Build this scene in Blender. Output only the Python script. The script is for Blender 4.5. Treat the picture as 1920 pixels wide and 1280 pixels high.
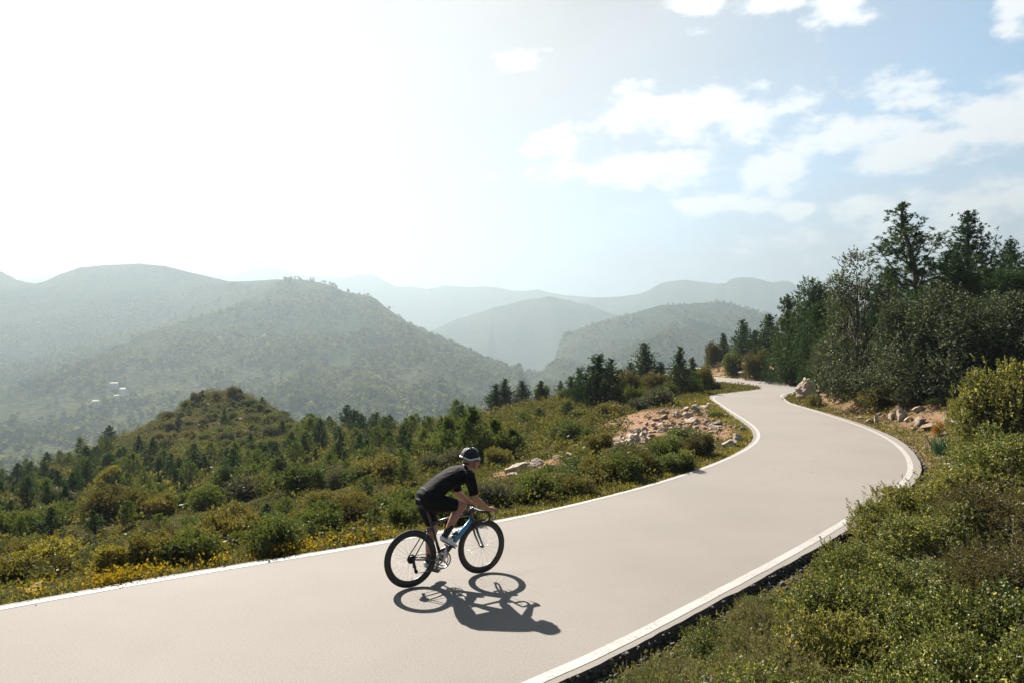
import bpy, bmesh, math, random
import numpy as np
from mathutils import Vector, Matrix, Euler

for o in list(bpy.data.objects):
    bpy.data.objects.remove(o)
SC = bpy.context.scene
COL = SC.collection

# ------------------------------------------------------------------ camera
CAM_H = 2.7                       # drone height above the road (m)
F_PX, YH = 1333.0, 655.0          # focal length and horizon row on a 1920 x 1280 frame
cam_d = bpy.data.cameras.new('camera')
cam_d.lens = 36.0 * F_PX / 1920.0
cam_d.sensor_width = 36.0
cam_d.clip_start, cam_d.clip_end = 0.05, 60000
cam = bpy.data.objects.new('camera', cam_d)
COL.objects.link(cam)
cam.location = (0, 0, CAM_H)
cam.rotation_euler = (math.radians(90) + math.atan((YH - 640) / F_PX), 0, 0)
SC.camera = cam

# ------------------------------------------------------------------ light, sky, exposure
SUN_DIR = Vector((-0.61, 1.17, 1.03)).normalized()      # towards the sun
SUN_EL = math.asin(SUN_DIR.z)
SUN_AZ = math.atan2(SUN_DIR.x, SUN_DIR.y)              # clockwise from +Y
sun_d = bpy.data.lights.new('sun', 'SUN')
sun_d.energy = 5.0
sun_d.angle = math.radians(0.53)
sun_d.color = (1.0, 0.93, 0.83)
sun = bpy.data.objects.new('sun', sun_d)
COL.objects.link(sun)
sun.location = SUN_DIR * 200
sun.rotation_euler = SUN_DIR.to_track_quat('Z', 'Y').to_euler()

SC.view_settings.view_transform = 'Standard'
SC.view_settings.look = 'None'
SC.view_settings.gamma = 1.0
SC.view_settings.use_curve_mapping = False
SC.view_settings.exposure = 2.28
SC.render.engine = 'CYCLES'
SC.cycles.use_denoising = True
SC.cycles.max_bounces = 6
SC.cycles.diffuse_bounces = 3
SC.cycles.glossy_bounces = 2
SC.cycles.transmission_bounces = 4
SC.cycles.volume_bounces = 1
SC.cycles.transparent_max_bounces = 8
SC.cycles.sample_clamp_indirect = 6.0

world = bpy.data.worlds.new('World')
SC.world = world
world.use_nodes = True
SKY_STRENGTH = 0.05


class NT:
    """small helper to write node trees"""
    def __init__(s, tree):
        s.t = tree; s.n = tree.nodes; s.l = tree.links

    def new(s, kind, **kw):
        n = s.n.new(kind)
        for k, v in kw.items():
            if k.startswith('i_'):
                key = k[2:]
                key = int(key) if key.isdigit() else key.replace('_', ' ')
                if hasattr(v, 'is_output'):
                    s.l.new(v, n.inputs[key])
                else:
                    n.inputs[key].default_value = v
            else:
                setattr(n, k, v)
        return n

    def math(s, op, a, b=None, c=None, clamp=False):
        n = s.n.new('ShaderNodeMath'); n.operation = op; n.use_clamp = clamp
        for i, v in enumerate((a, b, c)):
            if v is None: continue
            if hasattr(v, 'is_output'): s.l.new(v, n.inputs[i])
            else: n.inputs[i].default_value = v
        return n.outputs[0]

    def mix(s, fac, a, b, blend='MIX'):
        n = s.n.new('ShaderNodeMix'); n.data_type = 'RGBA'; n.blend_type = blend
        for k, v in ((0, fac), (6, a), (7, b)):
            if hasattr(v, 'is_output'): s.l.new(v, n.inputs[k])
            else: n.inputs[k].default_value = v if k == 0 else (*v[:3], 1)
        return n.outputs[2]

    def ramp(s, fac, lo, hi):
        n = s.n.new('ShaderNodeMapRange'); n.interpolation_type = 'SMOOTHSTEP'
        s.l.new(fac, n.inputs[0])
        n.inputs[1].default_value = lo; n.inputs[2].default_value = hi
        return n.outputs[0]

    def noise(s, vec, scale, detail=4, rough=0.55, col=False):
        n = s.n.new('ShaderNodeTexNoise')
        if vec is not None: s.l.new(vec, n.inputs['Vector'])
        n.inputs['Scale'].default_value = scale
        n.inputs['Detail'].default_value = detail
        n.inputs['Roughness'].default_value = rough
        return n.outputs['Color' if col else 0]


def build_world():
    k = NT(world.node_tree)
    k.n.clear()
    sky = k.new('ShaderNodeTexSky', sky_type='NISHITA', sun_disc=False)
    sky.sun_elevation = SUN_EL
    sky.sun_rotation = SUN_AZ
    sky.altitude = 300
    sky.air_density = 0.6; sky.dust_density = 0.6; sky.ozone_density = 1.5
    tc = k.new('ShaderNodeTexCoord')
    d = tc.outputs['Generated']
    sep = k.new('ShaderNodeSeparateXYZ', i_0=d)
    x, y, z = sep.outputs
    az = k.math('ARCTAN2', x, y)
    el = k.math('ARCSINE', z)
    # turbulence that roughens the outline of every cloud
    comb = k.new('ShaderNodeCombineXYZ', i_0=k.math('MULTIPLY', az, 1.0), i_1=k.math('MULTIPLY', el, 1.9))
    nz = k.noise(comb.outputs[0], 15.0, 8, 0.60)
    nz_c = k.math('SUBTRACT', nz, 0.5)
    # cumulus banks in view: (column, row, half width, half height, weight) of a 1920 x 1280 frame
    clouds = [(1200, 205, 70, 40, 1), (1310, 212, 130, 42, 1.1), (1400, 225, 60, 38, .8), (1500, 195, 55, 22, .6),
              (1180, 318, 170, 28, 1), (1285, 325, 90, 24, .8), (1445, 322, 70, 38, 1), (1695, 175, 85, 30, .9),
              (1600, 255, 150, 35, .9), (1770, 265, 190, 45, 1.), (1880, 215, 150, 50, .9), (1300, 385, 100, 22, .7), (1395, 388, 60, 18, .6),
              (1500, 395, 42, 16, .8), (1650, 385, 110, 28, .8), (1840, 390, 120, 40, .8),
              (1575, 15, 60, 38, 1.), (1310, 8, 45, 18, .8), (1450, 5, 90, 16, .7), (1900, 25, 45, 40, 1.), (1310, 58, 24, 12, .6),
              (975, 108, 46, 18, .8), (1060, 275, 55, 36, .7), (1490, 460, 110, 26, .5), (1700, 440, 150, 30, .6)]
    field = None
    for (cx, cy, hw, hh, wt) in clouds:
        a0 = math.atan((cx - 960) / F_PX); e0 = math.atan((YH - cy) / F_PX * math.cos(a0))
        wa = hw / F_PX * math.cos(a0) ** 2 * 1.04; we = hh / F_PX * math.cos(a0) * 1.04
        da = k.math('DIVIDE', k.math('SUBTRACT', az, a0), wa)
        de = k.math('DIVIDE', k.math('SUBTRACT', el, e0), we)
        r = k.math('SQRT', k.math('ADD', k.math('MULTIPLY', da, da), k.math('MULTIPLY', de, de)))
        m = k.math('MULTIPLY', k.math('SUBTRACT', 1.25, r), wt)
        field = m if field is None else k.math('MAXIMUM', field, m)
    # scattered cloud of the same kind over the rest of the sky
    wide = k.math('MULTIPLY', k.math('SUBTRACT', k.noise(comb.outputs[0], 2.6, 3, .5), 0.60), 5.0)
    away = k.math('GREATER_THAN', k.math('ABSOLUTE', az), 0.72)
    wide = k.math('MAXIMUM', wide, -2.0)
    field = k.math('MAXIMUM', field, k.math('ADD', wide, k.math('MULTIPLY', k.math('SUBTRACT', away, 1), 1.2)))
    dens = k.ramp(k.math('ADD', field, k.math('MULTIPLY', nz_c, 3.4)), 0.0, 0.75)
    # glare of the hazy air around the sun
    dotn = k.new('ShaderNodeVectorMath', operation='DOT_PRODUCT', i_0=d)
    dotn.inputs[1].default_value = SUN_DIR
    c = k.math('MAXIMUM', dotn.outputs['Value'], 0.0)
    glow = k.math('ADD', k.math('MULTIPLY', k.math('POWER', c, 5.0), 0.015), k.math('MULTIPLY', k.math('POWER', c, 40.0), 0.09))
    low = k.math('POWER', k.math('SUBTRACT', 1.0, k.math('MINIMUM', k.math('ABSOLUTE', z), 1.0)), 5.0)
    veil = k.math('MULTIPLY', low, k.math('ADD', 0.0, k.math('MULTIPLY', k.math('POWER', c, 3.0), 0.05)))
    base = k.mix(1.0, sky.outputs[0], (SKY_STRENGTH, SKY_STRENGTH, SKY_STRENGTH), 'MULTIPLY')
    base = k.mix(1.0, base, (0.88, 1.05, 0.93), 'MULTIPLY')
    # thin bright cloud sheet spread across the sun's side of the sky
    sheet = k.math('MULTIPLY', k.ramp(k.math('ADD', c, k.math('MULTIPLY', nz_c, .10)), .50, .94), .97)
    sg = k.math('SUBTRACT', .104, k.math('MULTIPLY', k.ramp(k.noise(comb.outputs[0], 3.2, 4, .5), .42, .68), k.math('MULTIPLY', k.ramp(el, .22, .45), .022)))
    horizon = k.math('MULTIPLY', k.math('SUBTRACT', 1.0, k.ramp(k.math('ADD', el, k.math('MULTIPLY', nz_c, .12)), .05, .32)), .85)
    sheet = k.math('MAXIMUM', sheet, horizon)
    sgc = k.new('ShaderNodeCombineXYZ', i_0=k.math('MULTIPLY', sg, 1.10), i_1=sg, i_2=k.math('MULTIPLY', sg, .95))
    base = k.mix(sheet, base, sgc.outputs[0])
    gl = k.new('ShaderNodeCombineXYZ', i_0=glow, i_1=k.math('MULTIPLY', glow, .99), i_2=k.math('MULTIPLY', glow, .96))
    vl = k.new('ShaderNodeCombineXYZ', i_0=veil, i_1=k.math('MULTIPLY', veil, 1.0), i_2=k.math('MULTIPLY', veil, 1.0))
    base = k.mix(1.0, base, gl.outputs[0], 'ADD')
    base = k.mix(1.0, base, vl.outputs[0], 'ADD')
    lum = k.math('ADD', 0.24, k.math('MULTIPLY', k.math('POWER', c, 3.0), 0.03))
    cc = k.new('ShaderNodeCombineXYZ', i_0=lum, i_1=lum, i_2=lum)
    out = k.mix(k.math('MULTIPLY', dens, 0.9), base, cc.outputs[0])
    up = 1.0 / SKY_STRENGTH
    bg = k.new('ShaderNodeBackground', i_0=k.mix(1.0, out, (up, up, up), 'MULTIPLY'))
    bg.inputs[1].default_value = SKY_STRENGTH
    w = k.new('ShaderNodeOutputWorld', i_0=bg.outputs[0])


build_world()

# ------------------------------------------------------------------ small helpers
RNG = np.random.default_rng(7)


def at(px, py, d):
    """point at distance d metres ahead, seen at column px, row py of the 1920 x 1280 frame"""
    return Vector(((px - 960) / F_PX * d, d, CAM_H - (py - YH) / F_PX * d))


def flat(px, py, z=0.0):
    """point of the road plane seen at px, py"""
    return at(px, py, (CAM_H - z) * F_PX / (py - YH))


def to_px(x, y, z):
    return 960 + F_PX * x / y, YH - F_PX * (z - CAM_H) / y


def hash2(ix, iy, seed):
    h = (ix.astype(np.int64) * 374761393 + iy.astype(np.int64) * 668265263 + seed * 974634541) & 0xffffffff
    h = ((h ^ (h >> 13)) * 1274126177) & 0xffffffff
    return ((h ^ (h >> 16)) & 0xffff) / 65535.0


def vnoise(x, y, seed=0):
    ix = np.floor(x); iy = np.floor(y)
    fx = x - ix; fy = y - iy
    fx = fx * fx * (3 - 2 * fx); fy = fy * fy * (3 - 2 * fy)
    a = hash2(ix, iy, seed); b = hash2(ix + 1, iy, seed)
    c = hash2(ix, iy + 1, seed); d = hash2(ix + 1, iy + 1, seed)
    return (a * (1 - fx) + b * fx) * (1 - fy) + (c * (1 - fx) + d * fx) * fy


def fbm(x, y, seed=0, octaves=4, gain=0.5):
    t = 0; a = 1; s = 0
    for i in range(octaves):
        t = t + a * vnoise(x * 2 ** i, y * 2 ** i, seed + i * 17); s += a; a *= gain
    return t / s - 0.5


def mesh_np(name, verts, faces, mat=None, smooth=False, attr=None):
    """verts (n,3), faces (m,k) all of one size"""
    me = bpy.data.meshes.new(name)
    verts = np.asarray(verts, dtype=np.float32); faces = np.asarray(faces, dtype=np.int32)
    k = faces.shape[1]
    me.vertices.add(len(verts)); me.vertices.foreach_set('co', verts.ravel())
    me.loops.add(faces.size); me.loops.foreach_set('vertex_index', faces.ravel())
    me.polygons.add(len(faces))
    me.polygons.foreach_set('loop_start', np.arange(0, faces.size, k, dtype=np.int32))
    me.polygons.foreach_set('loop_total', np.full(len(faces), k, dtype=np.int32))
    if smooth: me.polygons.foreach_set('use_smooth', np.ones(len(faces), dtype=bool))
    me.update(calc_edges=True)
    if attr is not None:
        for an, vals in attr.items():
            a = me.attributes.new(an, 'FLOAT', 'POINT'); a.data.foreach_set('value', np.asarray(vals, dtype=np.float32).ravel())
    if mat: me.materials.append(mat)
    return me


def link(name, me, parent=None, loc=None):
    o = bpy.data.objects.new(name, me)
    COL.objects.link(o)
    if parent is not None: o.parent = parent
    if loc is not None: o.location = loc
    return o


def empty(name, loc=(0, 0, 0), rz=0.0, scale=None):
    o = bpy.data.objects.new(name, None); o.empty_display_size = 0.2
    COL.objects.link(o); o.location = loc; o.rotation_euler = (0, 0, rz)
    if scale is not None: o.scale = scale
    return o


def tag(o, label=None, cat=None, group=None, kind=None):
    for kk, v in (('label', label), ('category', cat), ('group', group), ('kind', kind)):
        if v: o[kk] = v
    return o


def catmull(pts, per=8):
    p = [Vector(q) for q in pts]
    p = [p[0] * 2 - p[1]] + p + [p[-1] * 2 - p[-2]]
    out = []
    for i in range(1, len(p) - 2):
        for j in range(per):
            t = j / per
            a, b, c, d = p[i - 1], p[i], p[i + 1], p[i + 2]
            out.append(0.5 * ((2 * b) + (c - a) * t + (2 * a - 5 * b + 4 * c - d) * t * t + (3 * b - 3 * c + d - a) * t ** 3))
    out.append(p[-2])
    return out


# ------------------------------------------------------------------ materials
def new_mat(name):
    m = bpy.data.materials.new(name); m.use_nodes = True
    k = NT(m.node_tree); k.n.clear()
    return m, k


def finish(k, shader, bump=None):
    o = k.new('ShaderNodeOutputMaterial'); k.l.new(shader, o.inputs[0])


def simple(name, col, rough=0.6, metal=0.0, noise=0.0, scale=30, bump=0.0, coat=0.0, spec=0.5):
    m, k = new_mat(name)
    b = k.new('ShaderNodeBsdfPrincipled')
    b.inputs['Roughness'].default_value = rough; b.inputs['Metallic'].default_value = metal
    b.inputs['Specular IOR Level'].default_value = spec
    b.inputs['Coat Weight'].default_value = coat
    tc = k.new('ShaderNodeTexCoord')
    if noise > 0:
        n = k.noise(tc.outputs['Object'], scale, 5, .6)
        c = k.mix(k.ramp(n, .3, .7), tuple(v * (1 - noise) for v in col), tuple(min(1, v * (1 + noise)) for v in col))
        k.l.new(c, b.inputs['Base Color'])
        if bump > 0:
            bp = k.new('ShaderNodeBump', i_Height=n); bp.inputs['Strength'].default_value = bump; bp.inputs['Distance'].default_value = 0.01
            k.l.new(bp.outputs[0], b.inputs['Normal'])
    else:
        b.inputs['Base Color'].default_value = (*col, 1)
    finish(k, b.outputs[0])
    return m


def leaf_mat(name, ca, cb, cc=None, trans=0.35, nscale=0.6, gloss=0.25):
    """leaves: two base colours varied from plant to plant and in patches; thin, so light passes through"""
    m, k = new_mat(name)
    oi = k.new('ShaderNodeObjectInfo')
    geo = k.new('ShaderNodeNewGeometry')
    tint = k.new('ShaderNodeAttribute', attribute_name='tint')
    rnd = k.math('FRACT', k.math('ADD', oi.outputs['Random'], tint.outputs['Fac']))
    n = k.noise(geo.outputs['Position'], nscale, 3, .6)
    fac = k.math('ADD', k.math('MULTIPLY', rnd, .6), k.math('MULTIPLY', k.ramp(n, .35, .65), .5), clamp=True)
    col = k.mix(fac, ca, cb)
    isl = geo.outputs['Random Per Island']
    if cc is not None:
        col = k.mix(k.math('GREATER_THAN', isl, .86), col, cc)
    v = k.math('ADD', 0.7, k.math('MULTIPLY', isl, .6))
    vv = k.new('ShaderNodeCombineXYZ', i_0=v, i_1=v, i_2=v)
    col = k.mix(1.0, col, vv.outputs[0], 'MULTIPLY')
    di = k.new('ShaderNodeBsdfDiffuse', i_0=col)
    tcol = k.mix(1.0, col, (1.36, 1.32, .6), 'MULTIPLY')
    tr = k.new('ShaderNodeBsdfTranslucent', i_0=tcol)
    ms = k.new('ShaderNodeMixShader', i_1=di.outputs[0], i_2=tr.outputs[0]); ms.inputs[0].default_value = trans
    gl = k.new('ShaderNodeBsdfGlossy'); gl.inputs['Roughness'].default_value = .45; gl.inputs['Color'].default_value = (.8, .85, .8, 1)
    ms2 = k.new('ShaderNodeMixShader', i_1=ms.outputs[0], i_2=gl.outputs[0]); ms2.inputs[0].default_value = gloss * .12
    finish(k, ms2.outputs[0])
    return m


M = {}
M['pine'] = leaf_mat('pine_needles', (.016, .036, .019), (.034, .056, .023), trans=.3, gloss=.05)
M['pine_light'] = leaf_mat('pine_needles_light', (.045, .070, .022), (.076, .096, .030), trans=.42, gloss=.05)
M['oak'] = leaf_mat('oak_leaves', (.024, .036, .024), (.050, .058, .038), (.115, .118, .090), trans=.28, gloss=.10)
M['green'] = leaf_mat('shrub_leaves_green', (.036, .054, .018), (.076, .088, .028), trans=.42, gloss=.15)
M['olive'] = leaf_mat('shrub_leaves_olive', (.074, .074, .024), (.116, .104, .035), (.07, .045, .02), trans=.4, gloss=.15)
M['yellow'] = leaf_mat('shrub_leaves_yellow', (.12, .108, .022), (.17, .142, .024), (.06, .065, .02), trans=.45)
M['grey'] = leaf_mat('shrub_leaves_grey', (.060, .066, .045), (.10, .096, .068), trans=.25, gloss=.1)
M['brown'] = leaf_mat('shrub_twigs_brown', (.062, .054, .026), (.088, .072, .034), (.05, .05, .018), trans=.3, gloss=.1)
M['front'] = leaf_mat('mastic_leaves', (.038, .055, .018), (.092, .102, .031), (.20, .185, .08), trans=.42, nscale=.9, gloss=.15)  # third colour paints sunlit highlights onto random leaves
M['front_olive'] = leaf_mat('mastic_leaves_olive', (.066, .077, .023), (.114, .113, .036), (.20, .17, .075), trans=.42, nscale=.9, gloss=.15)  # pale third colour: lit leaf tips put into the leaf colour
M['heath'] = leaf_mat('heath_leaves', (.060, .070, .034), (.10, .098, .052), (.15, .11, .075), trans=.35, nscale=1.2, gloss=.05)
M['flower'] = leaf_mat('gorse_flowers', (.22, .15, .015), (.30, .19, .02), (.10, .10, .02), trans=.3, gloss=0)
M['orange'] = leaf_mat('orange_lichen_plant', (.20, .10, .018), (.26, .13, .02), trans=.2)
M['agave'] = leaf_mat('spiky_leaves', (.030, .065, .040), (.040, .080, .050), trans=.2)
M['grass'] = leaf_mat('grass_blades', (.085, .082, .020), (.14, .125, .035), (.16, .12, .055), trans=.4, nscale=.8)
M['forest'] = leaf_mat('forest_leaves', (.020, .040, .018), (.105, .110, .042), trans=.35, nscale=.006, gloss=0)
M['scrub'] = leaf_mat('scrub_leaves', (.040, .048, .017), (.084, .079, .027), (.066, .049, .024), trans=.4, nscale=.12, gloss=.1)
M['bark'] = simple('bark', (.060, .045, .034), .9, noise=.4, scale=18, bump=.6)
M['twig'] = simple('dry_twigs', (.16, .125, .09), .9, noise=.4, scale=25)
# ------------------------------------------------------------------ road outline (world metres, road plane z = 0)
LA_PX = [(0, 1133), (200, 1096), (400, 1062), (600, 1032), (745, 1006), (930, 974), (1050, 949), (1150, 925), (1250, 897), (1330, 870),
         (1385, 845), (1408, 827), (1413, 812), (1400, 797), (1372, 777), (1346, 758), (1328, 743), (1345, 738), (1378, 734.5), (1412, 730.2),
         (1427, 727.6), (1420, 725.2), (1384, 721.5), (1339, 717.5)]
RA_PX = [(1040, 1285), (1160, 1223), (1300, 1149), (1480, 1053), (1592, 990), (1672, 942), (1714, 904), (1729, 884), (1724, 862), (1708, 842),
         (1690, 826), (1655, 809), (1614, 793.5), (1552, 774), (1510, 762.5), (1478, 753), (1467, 748)]
LA = [Vector(p) for p in ((-18, -8, 0), (-15.5, -3, 0), (-12.3, 1.6, 0), (-8.6, 5.0, 0))] + [flat(*p) for p in LA_PX] + \
     [Vector(p) for p in ((15.0, 64, 0), (13.6, 69.5, 0), (11, 73.2, 0))]
RA = [Vector(p) for p in ((-12, -7, 0), (-8.2, -2, 0), (-4.6, 1.5, 0), (-1.5, 4.15, 0))] + [flat(*p) for p in RA_PX] + \
     [Vector(p) for p in ((16.3, 42.0, 0), (18.6, 45.5, 0), (21.0, 50, 0), (22.1, 55, 0), (21.6, 61, 0), (20.7, 68, 0), (19.7, 74.5, 0), (17.4, 79, 0), (14.4, 81.2, 0), (11, 82.0, 0))]


def smooth(curve, n):
    c = [v.copy() for v in curve]
    for _ in range(n): c = [c[0]] + [c[i] * .5 + (c[i - 1] + c[i + 1]) * .25 for i in range(1, len(c) - 1)] + [c[-1]]
    return c


def resample(curve, step):
    out = [curve[0]]; acc = 0.0
    for a, b in zip(curve[:-1], curve[1:]):
        L = (b - a).length
        while acc + L >= step:
            t = (step - acc) / L; a = a.lerp(b, t); L = (b - a).length; out.append(a.copy()); acc = 0.0
        acc += L
    return out + [curve[-1]]


LA_C = smooth(resample(catmull(LA, 6), .4), 6); RA_C = smooth(resample(catmull(RA, 6), .4), 12)
ROAD = np.array([(p.x, p.y) for p in LA_C] + [(p.x, p.y) for p in reversed(RA_C)])


def inside_poly(x, y, poly):
    ins = np.zeros(x.shape, bool)
    n = len(poly)
    for i in range(n):
        x1, y1 = poly[i]; x2, y2 = poly[(i + 1) % n]
        c = ((y1 > y) != (y2 > y))
        ins ^= c & (x < (x2 - x1) * (y - y1) / (y2 - y1 + 1e-12) + x1)
    return ins


def dist_poly(x, y, poly, closed=True):
    d = np.full(x.shape, 1e9)
    n = len(poly)
    for i in range(n if closed else n - 1):
        ax, ay = poly[i]; bx, by = poly[(i + 1) % n]
        vx, vy = bx - ax, by - ay
        t = np.clip(((x - ax) * vx + (y - ay) * vy) / (vx * vx + vy * vy + 1e-12), 0, 1)
        d = np.minimum(d, np.hypot(x - ax - t * vx, y - ay - t * vy))
    return d


LEFT_LINE = np.array([(p.x, p.y) for p in LA_C]); RIGHT_LINE = np.array([(p.x, p.y) for p in RA_C])

# ------------------------------------------------------------------ near ground
ctrl = []
for p in LA_C[::5] + RA_C[::5]: ctrl.append((p.x, p.y, -0.05))
for px, py, d in [  # crest of the scrub spur seen against the valley
        (1300, 738, 48), (1240, 742, 46), (1170, 738, 50), (1100, 748, 50), (1040, 752, 55), (950, 772, 60), (860, 798, 66), (780, 815, 74), (700, 805, 82),
        (610, 806, 92), (540, 782, 102), (490, 752, 108), (455, 733, 110), (430, 730, 110), (390, 736, 110), (340, 768, 108), (280, 806, 104), (200, 838, 99),
        (130, 864, 94), (0, 918, 84), (-150, 985, 72), (-300, 1060, 60),
        # slopes in front of it
        (1160, 835, 22), (1180, 800, 27), (1250, 775, 31), (1300, 760, 35), (1050, 880, 18), (1000, 870, 21), (950, 850, 27), (900, 850, 32), (1050, 800, 36),
        (950, 805, 46), (750, 900, 26), (700, 850, 45), (600, 900, 36), (600, 850, 56), (430, 790, 96), (380, 800, 93), (480, 790, 96), (430, 850, 68), (400, 920, 42), (300, 850, 80),
        (400, 1000, 18), (300, 900, 54), (250, 970, 26), (200, 1030, 15), (100, 950, 38), (50, 1040, 15), (0, 1000, 28), (-100, 1060, 22), (560, 980, 17), (680, 960, 16)]:
    ctrl.append(tuple(at(px, py, d)))
# ground beyond the crest falls into the valley
for px, d, z in [(1300, 70, -4), (1300, 110, -22), (1100, 75, -10), (1100, 120, -34), (900, 95, -20), (900, 140, -48), (700, 110, -22), (700, 150, -50), (560, 130, -22), (430, 128, -12), (430, 150, -34),
                 (350, 125, -14), (250, 122, -22), (150, 115, -26), (0, 105, -26), (-200, 90, -26), (-400, 85, -34), (0, 140, -55), (-300, 120, -60), (-700, 60, -40), (-600, 100, -62), (500, 150, -45)]:
    ctrl.append(((px - 960) / F_PX * d, d, z))
FRONT_GROUND = [(1892, 15.0, 1.15), (1846, 15.5, .85), (1872, 13.0, .70), (1905, 10.2, .75), (1806, 10.4, .30), (1884, 8.2, .60), (1772, 8.2, .35), (1902, 6.6, .50), (1782, 6.7, .35), (1662, 6.7, .20), (1672, 8.3, .15), (1900, 5.4, .42), (1768, 5.4, .34), (1640, 5.5, .30), (1532, 5.6, .18), (1900, 4.5, .45), (1745, 4.5, .38), (1596, 4.6, .32), (1462, 4.8, .22), (1436, 5.8, .05), (1850, 3.8, .5), (1660, 3.9, .42), (1500, 4.1, .34), (1400, 4.2, .25)]
# right-hand side: ditch, bank and wooded hill
ctrl += [(2.5, 6.6, -.45), (1.6, 5.2, -.5), (.4, 3.8, -.5), (-1.5, 2.4, -.4), (3.9, 8.5, -.3), (5.2, 9.9, -.2), (7.3, 12.2, -.1), (8.9, 14.0, -.1),
         (9, 8, 1.8), (11, 11, 1.7), (14, 14, 2.1), (6, 4, .9), (3, 1, .3), (0, -2, .2), (10, 2, 1.9), (5, -6, 1.0),
         (9.9, 16, .05), (12, 18, .35), (12.7, 21, .35), (13.1, 25, .35), (14.2, 30, .4), (16, 34, .5), (16.5, 37.5, .8),
         (15, 20, 1.0), (16, 24, 1.3), (18, 30, 1.8), (19, 37, 1.9), (24, 30, 3), (24, 42, 3.0), (24, 50, 2.6), (30, 42, 4.2), (45, 45, 7.5), (60, 60, 10), (30, 22, 4), (40, 20, 6),
         (24.2, 57, 1.7), (23.8, 62, 1.7), (23.0, 68, 1.7), (22.3, 75, 1.4), (27, 60, 2.6), (34, 70, 4.5), (30, 80, 2.5), (21, 84, -1.5), (12, 90, -7), (22, 100, -10), (40, 100, 0), (60, 110, 2), (40, 130, -18), (20, 140, -40), (80, 90, 10), (80, 30, 12), (80, 140, -10),
         (-25, -10, -1.5), (-40, 0, -6), (-60, 20, -18), (-30, 12, -3.5), (-40, 40, -9), (-20, -60, -4), (40, -60, 8), (-90, -60, -40), (80, -60, 14), (-120, 60, -70), (-110, 130, -85), (-40, 165, -75), (40, 165, -60), (-120, 0, -50)]
for px, d, z in FRONT_GROUND: ctrl.append(((px - 960) / F_PX * d, d, z))
ctrl = np.array(ctrl)
CX, CZ = ctrl[:, :2], ctrl[:, 2]


def rbf_fit(P, z):
    n = len(P)
    K = np.hypot(P[:, None, 0] - P[None, :, 0], P[:, None, 1] - P[None, :, 1])
    Q = np.c_[np.ones(n), P]
    A = np.block([[-K + np.eye(n) * 0.05, Q], [Q.T, np.zeros((3, 3))]])
    return np.linalg.solve(A, np.r_[z, 0, 0, 0])


RB = rbf_fit(CX, CZ)


def rbf_eval(x, y):
    out = RB[-3] + RB[-2] * x + RB[-1] * y
    for i in range(len(CX)):
        out = out - RB[i] * np.hypot(x - CX[i, 0], y - CX[i, 1])
    return out


def axis(segs):
    a = []
    for lo, hi, st in segs: a += list(np.arange(lo, hi, st))
    return np.array(a + [segs[-1][1]])


GX = axis([(-125, -60, 2.5), (-60, -20, .8), (-20, 26, .33), (26, 50, .8), (50, 90, 2.5)])
GY = axis([(-70, -14, 3.5), (-14, 60, .33), (60, 120, .7), (120, 170, 2.5)])
XX, YY = np.meshgrid(GX, GY)
ZZ = rbf_eval(XX, YY)
dR = dist_poly(XX, YY, ROAD); inR = inside_poly(XX, YY, ROAD)
dR_s = np.where(inR, -dR, dR)
amp = np.clip((dR_s - .4) / 5, 0, 1)
dcam = np.hypot(XX, YY)
ZZ = ZZ + amp * (fbm(XX / 6, YY / 6, 3, 4) * 1.3 + fbm(XX / 1.3, YY / 1.3, 9, 3) * .35)
dl = dist_poly(XX, YY, LEFT_LINE, False); dr = dist_poly(XX, YY, RIGHT_LINE, False)
edge = np.where(dl < dr, -0.05, -0.06 - .035 * np.clip((16 - YY) / 6, 0, 1))     # the right-hand edge drops into a ditch near the camera
w = np.clip(dR_s / 2.2, 0, 1); w = w * w * (3 - 2 * w)
ZZ = ZZ * w + edge * (1 - w)
ZZ = np.where(dR_s < 0, np.minimum(edge, -0.06) - .25 * np.clip(-dR_s / .6, 0, 1), ZZ)
ZZ = np.where((dR_s > 0) & (dR_s < 4) & (dl < dr), np.minimum(ZZ, -0.05 + .06 * dR_s), ZZ)


def ground_z(x, y):
    x = np.atleast_1d(np.asarray(x, float)); y = np.atleast_1d(np.asarray(y, float))
    i = np.clip(np.searchsorted(GX, x) - 1, 0, len(GX) - 2); j = np.clip(np.searchsorted(GY, y) - 1, 0, len(GY) - 2)
    u = np.clip((x - GX[i]) / (GX[i + 1] - GX[i]), 0, 1); v = np.clip((y - GY[j]) / (GY[j + 1] - GY[j]), 0, 1)
    return (ZZ[j, i] * (1 - u) + ZZ[j, i + 1] * u) * (1 - v) + (ZZ[j + 1, i] * (1 - u) + ZZ[j + 1, i + 1] * u) * v


def gz(x, y): return float(ground_z(x, y)[0])


def hit(px, py, d0=3.0, d1=160.0):
    """where the line of sight through px, py meets the near ground"""
    d = np.linspace(d0, d1, 2400)
    z = CAM_H - (py - YH) / F_PX * d
    g = ground_z((px - 960) / F_PX * d, d)
    k = np.argmax(z <= g)
    if not (z <= g).any(): k = len(d) - 1
    return Vector(((px - 960) / F_PX * d[k], d[k], g[k]))


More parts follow.
